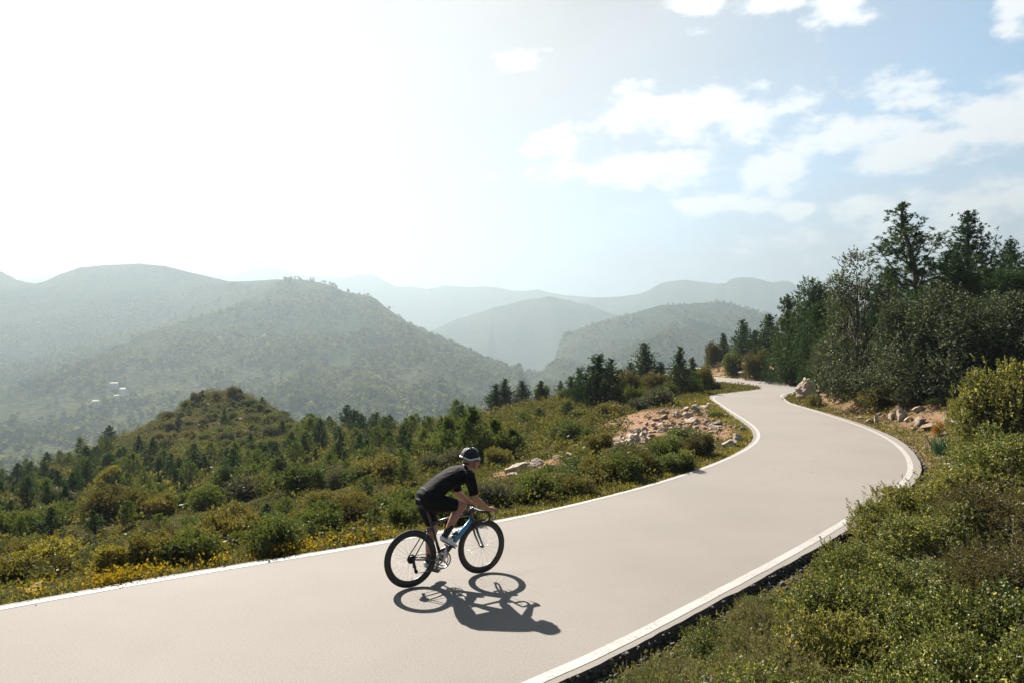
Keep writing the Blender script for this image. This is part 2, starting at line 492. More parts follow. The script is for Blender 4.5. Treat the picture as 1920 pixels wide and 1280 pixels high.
# bare red soil, where the photograph shows it
bare = np.zeros(XX.shape)
for px, py, d, rx, ry in [(1260, 775, 31, 3.2, 3.4), (1200, 800, 27, 2.6, 3), (1330, 800, 25, 1.5, 3), (1160, 825, 23, 1.5, 1.6), (985, 870, 20, 1.0, 1.3), (470, 765, 104, 2.6, 3), (390, 790, 95, 3, 4), (300, 1025, 17, .8, .9),
                         (490, 785, 98, 3, 4), (640, 985, 14, .6, .6), (340, 800, 95, 2, 3)]:
    c = at(px, py, d)
    q = ((XX - c.x) / rx) ** 2 + ((YY - c.y) / ry) ** 2
    bare = np.maximum(bare, np.clip(1.5 - q, 0, 1))
q = dist_poly(XX, YY, RIGHT_LINE, False)
bare = np.maximum(bare, ((q < 5) & (YY > 17) & (YY < 84) & (~inR)) * np.clip((5 - q) / 3, 0, 1) * np.where((YY > 52), 1.0, .48))
bare = np.where((YY > 84) & (XX < 10), bare * .12, bare)
bare = np.clip(bare * (0.7 + 1.6 * (fbm(XX / 1.8, YY / 1.8, 31, 3) + .25)), 0, 1)
nx, ny = len(GX), len(GY)
idx = np.arange(nx * ny).reshape(ny, nx)
faces = np.stack([idx[:-1, :-1], idx[:-1, 1:], idx[1:, 1:], idx[1:, :-1]], -1).reshape(-1, 4)


def ground_mat():
    m, k = new_mat('soil_and_dry_grass')
    geo = k.new('ShaderNodeNewGeometry'); pos = geo.outputs['Position']
    at_ = k.new('ShaderNodeAttribute', attribute_name='bare')
    n1 = k.noise(pos, .35, 5, .6); n2 = k.noise(pos, 3.5, 5, .65); n3 = k.noise(pos, 22, 4, .7)
    veg = k.mix(k.ramp(n1, .38, .62), (.026, .030, .011), (.044, .040, .016))
    veg = k.mix(k.ramp(n2, .45, .7), veg, (.040, .036, .017))
    red = k.mix(k.ramp(n2, .35, .65), (.165, .092, .054), (.215, .140, .092))
    red = k.mix(k.math('MULTIPLY', k.ramp(n3, .5, .68), .6), red, (.26, .21, .165))
    col = k.mix(at_.outputs['Fac'], veg, red)
    v = k.math('ADD', .65, k.math('MULTIPLY', n3, .7))
    vv = k.new('ShaderNodeCombineXYZ', i_0=v, i_1=v, i_2=v)
    col = k.mix(1, col, vv.outputs[0], 'MULTIPLY')
    b = k.new('ShaderNodeBsdfPrincipled', i_Base_Color=col); b.inputs['Roughness'].default_value = 1.0; b.inputs['Specular IOR Level'].default_value = 0.0
    h = k.math('ADD', k.math('MULTIPLY', n2, 1.0), k.math('MULTIPLY', n3, .3))
    bp = k.new('ShaderNodeBump', i_Height=h); bp.inputs['Strength'].default_value = .9; bp.inputs['Distance'].default_value = .12
    k.l.new(bp.outputs[0], b.inputs['Normal'])
    finish(k, b.outputs[0]); return m


gm = mesh_np('ground', np.c_[XX.ravel(), YY.ravel(), ZZ.ravel()], faces, ground_mat(), True, {'bare': bare})
ground = tag(link('ground', gm), kind='structure', label='scrubby hillside ground of red soil and dry grass around the road')


# ------------------------------------------------------------------ road and painted lines
def road_mat():
    m, k = new_mat('worn_pale_asphalt')
    geo = k.new('ShaderNodeNewGeometry'); pos = geo.outputs['Position']
    big = k.noise(pos, .22, 4, .55); mid = k.noise(pos, 1.6, 5, .6); fine = k.noise(pos, 55, 3, .7); grit = k.noise(pos, 160, 2, .6)
    c = k.mix(k.ramp(big, .35, .65), (.128, .116, .102), (.144, .130, .114))
    c = k.mix(k.math('MULTIPLY', k.ramp(mid, .45, .75), .16), c, (.096, .090, .084))
    g = k.math('ADD', .50, k.math('MULTIPLY', fine, 1.0))
    g = k.math('MULTIPLY', g, k.math('ADD', .65, k.math('MULTIPLY', grit, .70)))
    gg = k.new('ShaderNodeCombineXYZ', i_0=g, i_1=g, i_2=g)
    c = k.mix(1, c, gg.outputs[0], 'MULTIPLY')
    # small dark pits and tar specks
    vo = k.new('ShaderNodeTexVoronoi', i_Vector=pos, i_Scale=7.0)
    spots = k.math('MULTIPLY', k.math('LESS_THAN', vo.outputs['Distance'], .05), k.math('GREATER_THAN', mid, .52))
    c = k.mix(k.math('MULTIPLY', spots, .6), c, (.05, .045, .04))
    # hairline cracks that come and go
    warp = k.new('ShaderNodeVectorMath', operation='ADD', i_0=pos)
    nzv = k.noise(pos, 1.1, 4, .6, col=True)
    sc = k.new('ShaderNodeVectorMath', operation='SCALE', i_0=nzv); sc.inputs['Scale'].default_value = 1.6
    k.l.new(sc.outputs[0], warp.inputs[1])
    vc = k.new('ShaderNodeTexVoronoi', feature='DISTANCE_TO_EDGE', i_Vector=warp.outputs[0], i_Scale=.33)
    cr = k.math('MULTIPLY', k.math('LESS_THAN', vc.outputs['Distance'], .0045), k.ramp(big, .50, .62))
    c = k.mix(k.math('MULTIPLY', cr, .45), c, (.07, .06, .05))
    b = k.new('ShaderNodeBsdfPrincipled', i_Base_Color=c); b.inputs['Roughness'].default_value = .85; b.inputs['Specular IOR Level'].default_value = .3
    bp = k.new('ShaderNodeBump', i_Height=k.math('ADD', fine, k.math('MULTIPLY', grit, .6))); bp.inputs['Strength'].default_value = .35; bp.inputs['Distance'].default_value = .006
    k.l.new(bp.outputs[0], b.inputs['Normal'])
    finish(k, b.outputs[0]); return m


def build_road():
    bm = bmesh.new()
    rag = lambda x, y: .03 * (vnoise(np.array([x * 5.]), np.array([y * 5.]), 4)[0] - .5) + .02 * (vnoise(np.array([x * 14.]), np.array([y * 14.]), 5)[0] - .5)
    def dense(c):
        out = []
        for a, b in zip(c[:-1], c[1:]):
            n = max(1, int((b - a).length / (.12 if a.y < 20 and a.y > 2 else .6)))
            for j in range(n): out.append(a.lerp(b, j / n))
        return out + [c[-1]]
    loop = dense(LA_C) + list(reversed(dense(RA_C)))
    pts = []
    n = len(loop)
    for i, p in enumerate(loop):
        t = loop[(i + 1) % n] - loop[i - 1]
        nn = Vector((-t.y, t.x, 0)).normalized()
        pts.append(p + nn * rag(p.x, p.y))
    top = [bm.verts.new((p.x, p.y, 0)) for p in pts]
    bot = [bm.verts.new((p.x, p.y, -.30)) for p in pts]
    f = bm.faces.new(top)
    f.normal_update()
    if f.normal.z < 0: f.normal_flip()
    for i in range(n):
        j = (i + 1) % n
        bm.faces.new((top[i], bot[i], bot[j], top[j]))
    bmesh.ops.triangulate(bm, faces=[f], ngon_method='EAR_CLIP')
    bmesh.ops.recalc_face_normals(bm, faces=bm.faces)
    me = bpy.data.meshes.new('road'); bm.to_mesh(me); bm.free()
    up = sum(p.normal.z * p.area for p in me.polygons)
    if up < 0: me.flip_normals()
    me.materials.append(road_mat())
    me.materials.append(simple('crumbled_asphalt_edge', (.075, .062, .052), .95, 0, .5, 20, .8))
    for p in me.polygons:
        if abs(p.normal.z) < .5: p.material_index = 1
    return tag(link('road', me), kind='structure', label='pale worn asphalt mountain road winding up to the bend')


road = build_road()


def line_mat():
    m, k = new_mat('white_road_paint')
    geo = k.new('ShaderNodeNewGeometry'); pos = geo.outputs['Position']
    n = k.noise(pos, 28, 5, .7); n2 = k.noise(pos, 2.0, 4, .6)
    wear = k.math('MULTIPLY', k.ramp(n, .48, .58), k.ramp(n2, .36, .56))
    c = k.mix(k.math('MULTIPLY', wear, .8), (.235, .226, .21), (.135, .122, .107))
    b = k.new('ShaderNodeBsdfPrincipled', i_Base_Color=c); b.inputs['Roughness'].default_value = .7
    finish(k, b.outputs[0]); return m


M['line'] = line_mat()


def ribbon(name, center, width, z, label):
    c = smooth(resample(catmull(center, 10), .25), 30)
    vs, fs = [], []
    for i, p in enumerate(c):
        t = (c[min(i + 1, len(c) - 1)] - c[max(i - 1, 0)]); nn = Vector((-t.y, t.x, 0)).normalized()
        j = .002 * math.sin(i * 1.7) + .0015 * math.sin(i * 4.1)
        vs += [p + nn * (width / 2 + j) + Vector((0, 0, z)), p - nn * (width / 2 - j) + Vector((0, 0, z))]
    for i in range(len(c) - 1): fs.append((2 * i, 2 * i + 1, 2 * i + 3, 2 * i + 2))
    me = mesh_np(name, [tuple(v) for v in vs], fs, M['line'])
    if me.polygons[0].normal.z < 0: me.flip_normals()
    return tag(link(name, me), kind='structure', label=label)


RL = [Vector((-12, -6.7, 0)), Vector((-8.3, -1.75, 0)), Vector((-4.75, 1.7, 0)), Vector((-1.75, 4.25, 0))] + \
     [flat(*p) for p in ((1040, 1265), (1165, 1203), (1300, 1131), (1480, 1037), (1597, 968), (1667, 924), (1700, 898), (1708, 877), (1700, 854), (1682, 834), (1653, 816), (1612, 798), (1553, 778), (1512, 765.5), (1481, 756), (1473, 750))] + \
     [Vector((16.0, 42.3, 0)), Vector((18.2, 45.9, 0)), Vector((20.6, 50.3, 0)), Vector((21.7, 55, 0)), Vector((21.2, 61, 0)), Vector((20.3, 68, 0)), Vector((19.5, 75, 0))]
ribbon('road_line', RL, .12, .004, 'broad white edge line along the outer edge of the road')


def inset(curve, off):
    out = []
    for i, p in enumerate(curve):
        t = curve[min(i + 1, len(curve) - 1)] - curve[max(i - 1, 0)]
        out.append(p - Vector((-t.y, t.x, 0)).normalized() * off)
    return out


LL = inset(LA[:10], .12) + [flat(*p) for p in ((1150, 927.5), (1250, 900), (1330, 873.5), (1390, 847), (1417, 829), (1423, 814), (1411, 797), (1379, 776), (1351, 757.5), (1336, 745.5), (1350, 739.3))]
ribbon('road_line', LL, .10, .004, 'narrow white edge line along the valley side of the road')

# ------------------------------------------------------------------ far hills
RIDGES = []


def ridge(pts, slope, far=1.0): RIDGES.append(([tuple(at(px, py, d * far)) for px, py, d in pts], slope, 1.0))


ridge([(400, 528, 1780), (430, 531, 1740), (470, 531, 1700), (520, 531, 1640), (570, 533, 1580), (610, 539, 1530), (650, 553, 1470), (700, 574, 1370), (760, 616, 1260), (820, 645, 1180), (870, 668, 1120), (930, 700, 1050), (1010, 712, 960), (1075, 745, 880)], .50)
ridge([(-600, 560, 2300), (-300, 520, 2300), (-100, 510, 2300), (0, 516, 2300), (40, 524, 2280), (65, 529, 2260), (110, 513, 2240), (150, 499, 2220), (200, 494, 2200), (260, 491, 2180), (310, 496, 2150), (370, 511, 2100), (430, 524, 2050), (520, 533, 2000), (580, 545, 1960)], .42, .92)
ridge([(-500, 760, 1000), (-200, 740, 1100), (0, 716, 1220), (200, 668, 1370), (330, 640, 1450), (420, 610, 1530), (500, 560, 1600), (560, 523, 1580)], .30)
ridge([(620, 540, 1490), (600, 600, 1280), (575, 665, 1040), (560, 730, 800)], .36)
ridge([(740, 590, 1300), (770, 650, 1080), (800, 705, 900), (830, 760, 740)], .40)
ridge([(500, 560, 1580), (440, 640, 1280), (360, 720, 960), (280, 800, 700)], .34)
ridge([(680, 560, 1390), (690, 620, 1170), (690, 690, 930), (690, 760, 740)], .42)
ridge([(100, 690, 1280), (60, 740, 1000), (0, 800, 760), (-80, 850, 640)], .32)
ridge([(-400, 820, 800), (-100, 840, 640), (60, 870, 540), (200, 900, 460)], .30)
ridge([(-700, 500, 3300), (-300, 500, 3300), (0, 508, 3300), (60, 506, 3300), (130, 506, 3300), (250, 525, 3300), (380, 509, 3350), (400, 510, 3350), (430, 519, 3380), (470, 507, 3400), (510, 502, 3400), (560, 515, 3400), (620, 521, 3400), (690, 514, 3400), (720, 526, 3400), (745, 538, 3400), (800, 542, 3380), (830, 537, 3380),
       (880, 540, 3370), (925, 538, 3350), (960, 545, 3330), (1000, 545, 3300), (1030, 549, 3300), (1070, 557, 3280), (1130, 558, 3250)], .45, 1.45)
ridge([(1100, 562, 3050), (1140, 558, 3000), (1200, 552, 2980), (1240, 531, 2960), (1280, 526, 2950), (1345, 532, 2900), (1365, 530, 2880), (1378, 521, 2880), (1412, 521, 2860), (1440, 529, 2840), (1465, 527, 2830), (1482, 527, 2820), (1500, 537, 2800), (1545, 527, 2780), (1620, 505, 2750), (1720, 490, 2700), (1900, 480, 2700), (2300, 500, 2700)], .45, 1.40)
ridge([(780, 640, 2500), (830, 612, 2480), (900, 581, 2450), (950, 566, 2430), (1000, 555, 2420), (1030, 552, 2400), (1065, 557, 2380), (1100, 566, 2350), (1140, 585, 2300), (1200, 605, 2250)], .40, 1.32)
ridge([(820, 690, 1900), (900, 664, 1850), (1000, 642, 1780), (1090, 622, 1740), (1150, 604, 1720), (1190, 588, 1700), (1240, 571, 1690), (1300, 564, 1680), (1350, 565, 1660), (1400, 580, 1640), (1450, 602, 1620), (1520, 618, 1600), (1700, 610, 1600), (1900, 600, 1600), (2300, 640, 1600)], .33, 1.12)
ridge([(1420, 615, 2150), (1470, 592, 2120), (1520, 572, 2100), (1600, 545, 2080), (1750, 530, 2050), (2000, 540, 2000)], .4, 1.3)
ridge([(1300, 600, 1500), (1240, 650, 1250), (1160, 700, 1050)], .36)
for az in range(60, 301, 20):     # ridges of the same kind all round, outside the view
    D = 2300 + 500 * math.sin(az * 1.3); a = math.radians(az); b = math.radians(az + 22)
    hz = 190 + 60 * math.sin(az * .7); RIDGES.append(([(D * math.sin(a), D * math.cos(a), hz), (D * math.sin((a + b) / 2), D * math.cos((a + b) / 2), hz + 60), (D * math.sin(b), D * math.cos(b), hz - 30)], .38, 1.0))

d_rows = np.concatenate([np.geomspace(100, 2000, 250), np.linspace(2010, 5200, 130), np.linspace(5300, 9000, 12)])
a_cols = np.concatenate([np.linspace(-180, -48, 34)[:-1], np.linspace(-48, -38, 30)[:-1], np.linspace(-38, 38, 480), np.linspace(38, 48, 30)[1:], np.linspace(48, 180, 34)[1:]])
AZ, DD = np.meshgrid(np.radians(a_cols), d_rows)
HX = np.sin(AZ) * DD; HY = np.cos(AZ) * DD


def hill_height(x, y):
    floor = -92 + 14 * fbm(x / 500, y / 500, 77, 3)
    out = np.full(x.shape, -1e9); acc = np.zeros(x.shape)
    zs = []
    warpx = x + 55 * fbm(x / 190, y / 190, 5, 3); warpy = y + 55 * fbm(x / 190, y / 190, 6, 3)
    for pts, slope, power in RIDGES:
        zr = np.full(x.shape, -1e9)
        for (ax, ay, az_), (bx, by, bz) in zip(pts[:-1], pts[1:]):
            vx, vy = bx - ax, by - ay
            L2 = vx * vx + vy * vy
            def dd(X, Y):
                t = np.clip(((X - ax) * vx + (Y - ay) * vy) / L2, 0, 1)
                return np.hypot(X - ax - t * vx, Y - ay - t * vy), t
            d, t = dd(x, y)
            dw, tw = dd(warpx, warpy)
            m = np.clip(d / 150, 0, 1)
            de = d * (1 - m) + dw * m
            zr = np.maximum(zr, az_ + (bz - az_) * t - slope * de)
        zs.append(zr)
    zs.append(floor)
    Zs = np.stack(zs); T = 5.0
    mx = Zs.max(0)
    z = mx + T * np.log(np.exp((Zs - mx) / T).sum(0))
    r = np.hypot(x, y)
    crest = np.clip((r - 150) / 400, 0, 1)
    far = np.clip((r - 2700) / 400, 0, 1)          # rougher, ledged skyline on the far ranges
    z = z + far * (34 * np.abs(fbm(x / 260, y / 700, 51, 4)) - 9)
    z = z + crest * (17 * fbm(x / 150, y / 150, 21, 4) - 9 * np.abs(fbm(x / 95, y / 95, 29, 3)) + 5 * fbm(x / 35, y / 35, 22, 3)) * np.clip((z + 110) / 60, .2, 1)
    return z


HZ = hill_height(HX, HY)


def fit_crest(rows, px_, py_, width, dmin, dmax):
    """lift or lower the ridge line seen between two distances so that its skyline follows the surveyed one"""
    global HZ
    cols = np.nonzero(np.abs(a_cols) < 40)[0]
    px = 960 + F_PX * np.tan(np.radians(a_cols[cols]))
    want = (YH - np.interp(px, px_, py_)) / F_PX * np.cos(np.radians(a_cols[cols]))
    ok = (px > px_[0] + 1) & (px < px_[-1] - 1)
    r = np.nonzero((d_rows > dmin) & (d_rows < dmax))[0]
    taper = np.clip(np.minimum(px - px_[0], px_[-1] - px) / 70, 0, 1); taper = taper * taper * (3 - 2 * taper)
    for it in range(3):
        el = (HZ[np.ix_(r, cols)] - CAM_H) / d_rows[r][:, None]
        k = el.argmax(0); dk = d_rows[r][k]
        dz = np.where(ok, (want - el.max(0)) * dk * taper, 0)
        dk = np.convolve(np.pad(dk, 4, 'edge'), np.ones(9) / 9, 'valid')
        HZ[:, cols] += dz[None, :] * np.exp(-((d_rows[:, None] - dk[None, :]) / width) ** 2)


fit_crest(None, [-300, -100, 0, 40, 65, 85, 110, 150, 200, 260, 310, 370, 400, 430, 470, 520, 560, 600, 628, 640, 660, 690, 705, 720, 740, 760, 800, 860, 930, 985, 1060],
          [523, 514, 519, 527, 532, 527, 515, 501, 497, 494, 499, 514, 521, 528, 527, 524, 524, 530, 538, 545, 550, 555, 560, 574, 588, 603, 624, 650, 686, 705, 735], 330, 700, 2560)
fit_crest(None, [395, 430, 455, 470, 490, 510, 530, 560, 590, 620, 650, 672, 690, 705, 722, 745, 770, 800, 818, 830, 850, 880, 905, 925, 960, 985, 1008, 1030, 1060, 1090, 1130, 1165, 1200, 1215, 1240, 1262, 1285, 1320, 1345, 1362, 1370, 1380, 1395, 1415, 1436, 1450, 1468, 1483, 1492, 1505, 1525, 1550, 1590],
          [515, 519, 513, 505, 502, 501, 504, 515, 518, 521, 520, 515, 514, 517, 528, 538, 537, 542, 539, 535, 536, 539, 537, 538, 545, 546, 543, 549, 554, 556, 558, 556, 551, 545, 531, 527, 525, 529, 532, 531, 524, 521, 520, 521, 527, 530, 527, 528, 536, 536, 530, 525, 510], 700, 2950, 5200)
near_cut = np.clip((DD - 100) / 160, 0, 1)
HZ = HZ * near_cut + (-125) * (1 - near_cut)
nr, nc = HX.shape
hidx = np.arange(nr * nc).reshape(nr, nc)
hf = np.stack([hidx[:-1, :-1], hidx[1:, :-1], hidx[1:, 1:], hidx[:-1, 1:]], -1).reshape(-1, 4)


def hill_mat():
    m, k = new_mat('wooded_hillside')
    geo = k.new('ShaderNodeNewGeometry'); pos = geo.outputs['Position']
    n1 = k.noise(pos, .004, 5, .6); n2 = k.noise(pos, .03, 5, .65); n3 = k.noise(pos, .16, 4, .7)
    c = k.mix(k.ramp(n1, .35, .65), (.028, .045, .020), (.075, .076, .032))
    c = k.mix(k.math('MULTIPLY', k.ramp(n2, .5, .7), .6), c, (.105, .098, .055))
    vo = k.new('ShaderNodeTexVoronoi', i_Vector=pos, i_Scale=.13)
    c = k.mix(k.math('MULTIPLY', k.ramp(vo.outputs['Distance'], .2, .6), .55), c, (.018, .026, .016))
    v = k.math('ADD', .5, k.math('MULTIPLY', n3, 1.0)); vv = k.new('ShaderNodeCombineXYZ', i_0=v, i_1=v, i_2=v)
    c = k.mix(1, c, vv.outputs[0], 'MULTIPLY')
    b = k.new('ShaderNodeBsdfDiffuse', i_0=c)
    h = k.math('ADD', k.math('MULTIPLY', vo.outputs['Distance'], -1.0), n3)
    bp = k.new('ShaderNodeBump', i_Height=h); bp.inputs['Strength'].default_value = .8; bp.inputs['Distance'].default_value = 5.0
    k.l.new(bp.outputs[0], b.inputs['Normal'])
    finish(k, b.outputs[0]); return m


M['hill'] = hill_mat()
hm = mesh_np('hills', np.c_[HX.ravel(), HY.ravel(), HZ.ravel()], hf, M['hill'], True)
hills = tag(link('hills', hm), kind='structure', label='hazy wooded mountain ridges receding beyond the valley')


def hills_z(x, y):
    az = np.degrees(np.arctan2(x, y)); d = np.hypot(x, y)
    i = np.clip(np.searchsorted(a_cols, az) - 1, 0, len(a_cols) - 2); j = np.clip(np.searchsorted(d_rows, d) - 1, 0, len(d_rows) - 2)
    u = (az - a_cols[i]) / (a_cols[i + 1] - a_cols[i]); v = np.clip((d - d_rows[j]) / (d_rows[j + 1] - d_rows[j]), 0, 1)
    return (HZ[j, i] * (1 - u) + HZ[j, i + 1] * u) * (1 - v) + (HZ[j + 1, i] * (1 - u) + HZ[j + 1, i + 1] * u) * v


def hit_hills(px, py, d0=250, d1=3400):
    d = np.linspace(d0, d1, 6000); x = (px - 960) / F_PX * d
    z = CAM_H - (py - YH) / F_PX * d; g = hills_z(x, d)
    k = int(np.argmax(z <= g))
    return Vector((x[k], d[k], g[k]))


# trees covering the hills: one joined mass
def build_forest():
    elev = (HZ - CAM_H) / DD
    vis = elev >= np.maximum.accumulate(elev, axis=0) - .004
    front = (np.abs(AZ) < math.radians(42))
    ok = vis & front & (DD > 330) & (DD < 1950)
    rows, cols = np.nonzero(ok)
    dist = DD[rows, cols]
    cell = dist * math.radians(76 / 480) * np.interp(dist, d_rows, np.gradient(d_rows))
    n2 = fbm(HX[rows, cols] / 120, HY[rows, cols] / 120, 41, 3)
    wgt = cell * np.clip(.50 + n2 * 3.6, .04, 1.6) * np.where(dist < 1200, 1, (1200 / dist) ** 2)
    N = 17000
    rng = np.random.default_rng(5)
    pick = rng.choice(len(rows), N, p=wgt / wgt.sum())
    az = AZ[rows[pick], cols[pick]] + rng.uniform(-.5, .5, N) * math.radians(76 / 480)
    dd = dist[pick] * (1 + rng.uniform(-.5, .5, N) * .012)
    x, y = np.sin(az) * dd, np.cos(az) * dd
    z = hills_z(x, y)
    q = 11
    s = rng.uniform(2.2, 4.6, N) * np.where(rng.random(N) < .15, 1.35, 1) * np.clip(1.25 - dist[pick] / 3200, .62, 1)
    hgt = s * rng.uniform(.9, 1.9, N)
    th = rng.uniform(0, 2 * np.pi, (N, q)); ph = rng.uniform(-.5, 1, (N, q)) ; rr = .55 + .35 * rng.random((N, q))
    cz = np.sqrt(np.clip(1 - ph * ph, 0, 1))
    dirs = np.stack([np.cos(th) * cz, np.sin(th) * cz, ph], -1)
    ctr = dirs * rr[..., None] * np.stack([s, s, hgt], -1)[:, None, :]
    ctr[..., 2] += hgt[:, None] * .7
    ctr += np.stack([x, y, z], -1)[:, None, :]
    t = rng.normal(size=(N, q, 3)); t -= (t * dirs).sum(-1, keepdims=True) * dirs * .8
    t /= np.linalg.norm(t, axis=-1, keepdims=True)
    b = np.cross(dirs, t); b /= np.linalg.norm(b, axis=-1, keepdims=True)
    sz = (s[:, None] * rng.uniform(.45, .8, (N, q)))[..., None]
    V = np.stack([ctr - t * sz, ctr + b * sz * .8, ctr + t * sz, ctr - b * sz * .8], 2).reshape(-1, 3)
    F = np.arange(len(V)).reshape(-1, 4)
    tint = np.repeat(rng.random(N), q * 4)
    me = mesh_np('forest', V, F, M['forest'], False, {'tint': tint})
    return tag(link('forest', me), kind='stuff', label='far off woodland covering the hazy hillsides across the valley', cat='forest')


forest = build_forest()

# ------------------------------------------------------------------ haze
def build_haze():
    top = max(float(HZ.max()), 60) + 25; bot = -150
    me = bpy.data.meshes.new('haze')
    bm = bmesh.new(); bmesh.ops.create_cube(bm, size=1)
    for v in bm.verts: v.co = Vector((v.co.x * 16000, v.co.y * 16000, bot + (v.co.z + .5) * (top - bot)))
    bm.to_mesh(me); bm.free()
    m = bpy.data.materials.new('haze_air'); m.use_nodes = True
    k = NT(m.node_tree); k.n.clear()
    v = k.new('ShaderNodeVolumePrincipled')
    v.inputs['Color'].default_value = (.252, .305, .344, 1)
    v.inputs['Density'].default_value = HAZE_DENSITY
    v.inputs['Anisotropy'].default_value = .42
    o = k.new('ShaderNodeOutputMaterial'); k.l.new(v.outputs[0], o.inputs['Volume'])
    me.materials.append(m)
    h = link('haze', me); h['kind'] = 'stuff'; h['label'] = 'pale sunlit haze filling the valley air'
    h.visible_shadow = True
    return h


HAZE_DENSITY = 0.00035
haze = build_haze()
# ------------------------------------------------------------------ plant building blocks (numpy leaf clouds)
def unit(v): return v / np.maximum(np.linalg.norm(v, axis=-1, keepdims=True), 1e-9)


def quads(ctr, axis, side, ln, wd):
    """rhombic leaves: centre, long axis, side axis, half length, half width"""
    a = axis * ln[..., None]; s = side * wd[..., None]
    V = np.stack([ctr - a, ctr + s, ctr + a, ctr - s], -2).reshape(-1, 3)
    return V


def perp(d, rng):
    r = rng.normal(size=d.shape); r -= (r * d).sum(-1, keepdims=True) * d
    return unit(r)


def tube_np(pts, radii, sides=6):
    pts = np.asarray(pts, float); n = len(pts)
    V = []; F = []
    t = np.gradient(pts, axis=0); t = unit(t)
    ref = np.array([.3, .9, .1])
    for i in range(n):
        u = unit(np.cross(t[i], ref)); w_ = np.cross(t[i], u)
        for j in range(sides):
            a = 2 * math.pi * j / sides
            V.append(pts[i] + (u * math.cos(a) + w_ * math.sin(a)) * radii[i])
    for i in range(n - 1):
        for j in range(sides):
            F.append((i * sides + j, i * sides + (j + 1) % sides, (i + 1) * sides + (j + 1) % sides, (i + 1) * sides + j))
    return np.array(V), np.array(F)


class Wood:
    def __init__(s): s.V = []; s.F = []; s.n = 0
    def tube(s, pts, radii, sides=5):
        v, f = tube_np(pts, radii, sides); s.V.append(v); s.F.append(f + s.n); s.n += len(v)
    def mesh(s, name, mat): return mesh_np(name, np.concatenate(s.V), np.concatenate(s.F), mat, True)


def sprays(rng, base, dirs, length, n_leaf, leaf_l, leaf_w, spread=1.0):
    """leafy twigs: n_leaf leaves along each twig (base, direction)"""
    N = len(base)
    t = (np.arange(n_leaf) + .5) / n_leaf
    ctr = base[:, None, :] + dirs[:, None, :] * (t[None, :, None] * length[:, None, None])
    ax = unit(dirs[:, None, :] * .7 + rng.normal(size=(N, n_leaf, 3)) * .75 * spread)
    ctr = ctr + ax * leaf_l * 1.0
    sd = perp(ax, rng)
    ll = leaf_l * rng.uniform(.7, 1.25, (N, n_leaf)); ww = leaf_w * rng.uniform(.7, 1.25, (N, n_leaf))
    return quads(ctr, ax, sd, ll, ww)


def leaf_mesh(name, V, mat):
    return mesh_np(name, V, np.arange(len(V)).reshape(-1, 4), mat, False)


def bush_proto(name, seed, mat, R=1.0, H=1.0, lumps=16, n_spray=700, n_leaf=12, leaf=(.030, .016), twig_len=.16, ragged=.25, stems=True, up=.45, lump_r=.42, inner=.034):
    """a domed shrub of many leafy lumps; returns meshes (foliage, stem)"""
    rng = np.random.default_rng(seed)
    th = rng.uniform(0, 2 * np.pi, lumps); ph = np.arccos(rng.uniform(.05, 1, lumps)); rr = rng.uniform(.45, .85, lumps)
    C = np.stack([np.cos(th) * np.sin(ph) * R * rr, np.sin(th) * np.sin(ph) * R * rr, np.cos(ph) * H * rr * .95 + .12 * H], -1)
    Lr = lump_r * R * rng.uniform(.6, 1.15, lumps)
    p = Lr ** 2; k = rng.choice(lumps, n_spray, p=p / p.sum())
    d = unit(rng.normal(size=(n_spray, 3)) + np.array([0, 0, .35]))
    shell = rng.uniform(.72, 1.0, n_spray) + (rng.random(n_spray) < .12) * rng.uniform(0, ragged * 1.6, n_spray)
    base = C[k] + d * (Lr[k] * shell)[:, None] * np.array([1, 1, min(1.0, H / R)])
    out = unit(base - np.array([0, 0, .15 * H]))
    dirs = unit(d * .6 + out * .6 + np.array([0, 0, up]) + rng.normal(size=d.shape) * .35)
    keep = base[:, 2] > .02
    ln = twig_len * rng.uniform(.6, 1.4, n_spray)
    V = sprays(rng, base[keep], dirs[keep], ln[keep], n_leaf, leaf[0], leaf[1])
    n_in = 1000                                          # unseen filler leaves added inside every lump to block light
    ki = rng.choice(lumps, n_in, p=p / p.sum()); di = unit(rng.normal(size=(n_in, 3)))
    bi = C[ki] + di * (Lr[ki] * rng.uniform(.30, .62, n_in))[:, None]; bi = bi[bi[:, 2] > .03]
    axi = unit(rng.normal(size=bi.shape)); V = np.concatenate([V, quads(bi, axi, perp(axi, rng), np.full(len(bi), inner * R), np.full(len(bi), inner * .8 * R))])
    fol = leaf_mesh(name + '_foliage', V, M[mat])
    wd = Wood()
    for i in range(lumps):
        a = C[i]; mid = a * .5 + rng.normal(size=3) * .08 * R; mid[2] = abs(mid[2]) * .8
        wd.tube([rng.normal(size=3) * .04 * R * np.array([1, 1, 0]), mid, a, a + unit(a) * Lr[i] * .8], [.035 * R, .022 * R, .012 * R, .004 * R], 4)
    for i in range(10):      # bare twigs that poke out
        j = rng.integers(lumps); u = unit(rng.normal(size=3) + np.array([0, 0, .6])); e = C[j] + u * Lr[j] * rng.uniform(1.1, 1.45)
        wd.tube([C[j], (C[j] + e) / 2 + rng.normal(size=3) * .05 * R, e], [.010 * R, .007 * R, .003 * R], 3)
    return fol, wd.mesh(name + '_stem', M['twig'])


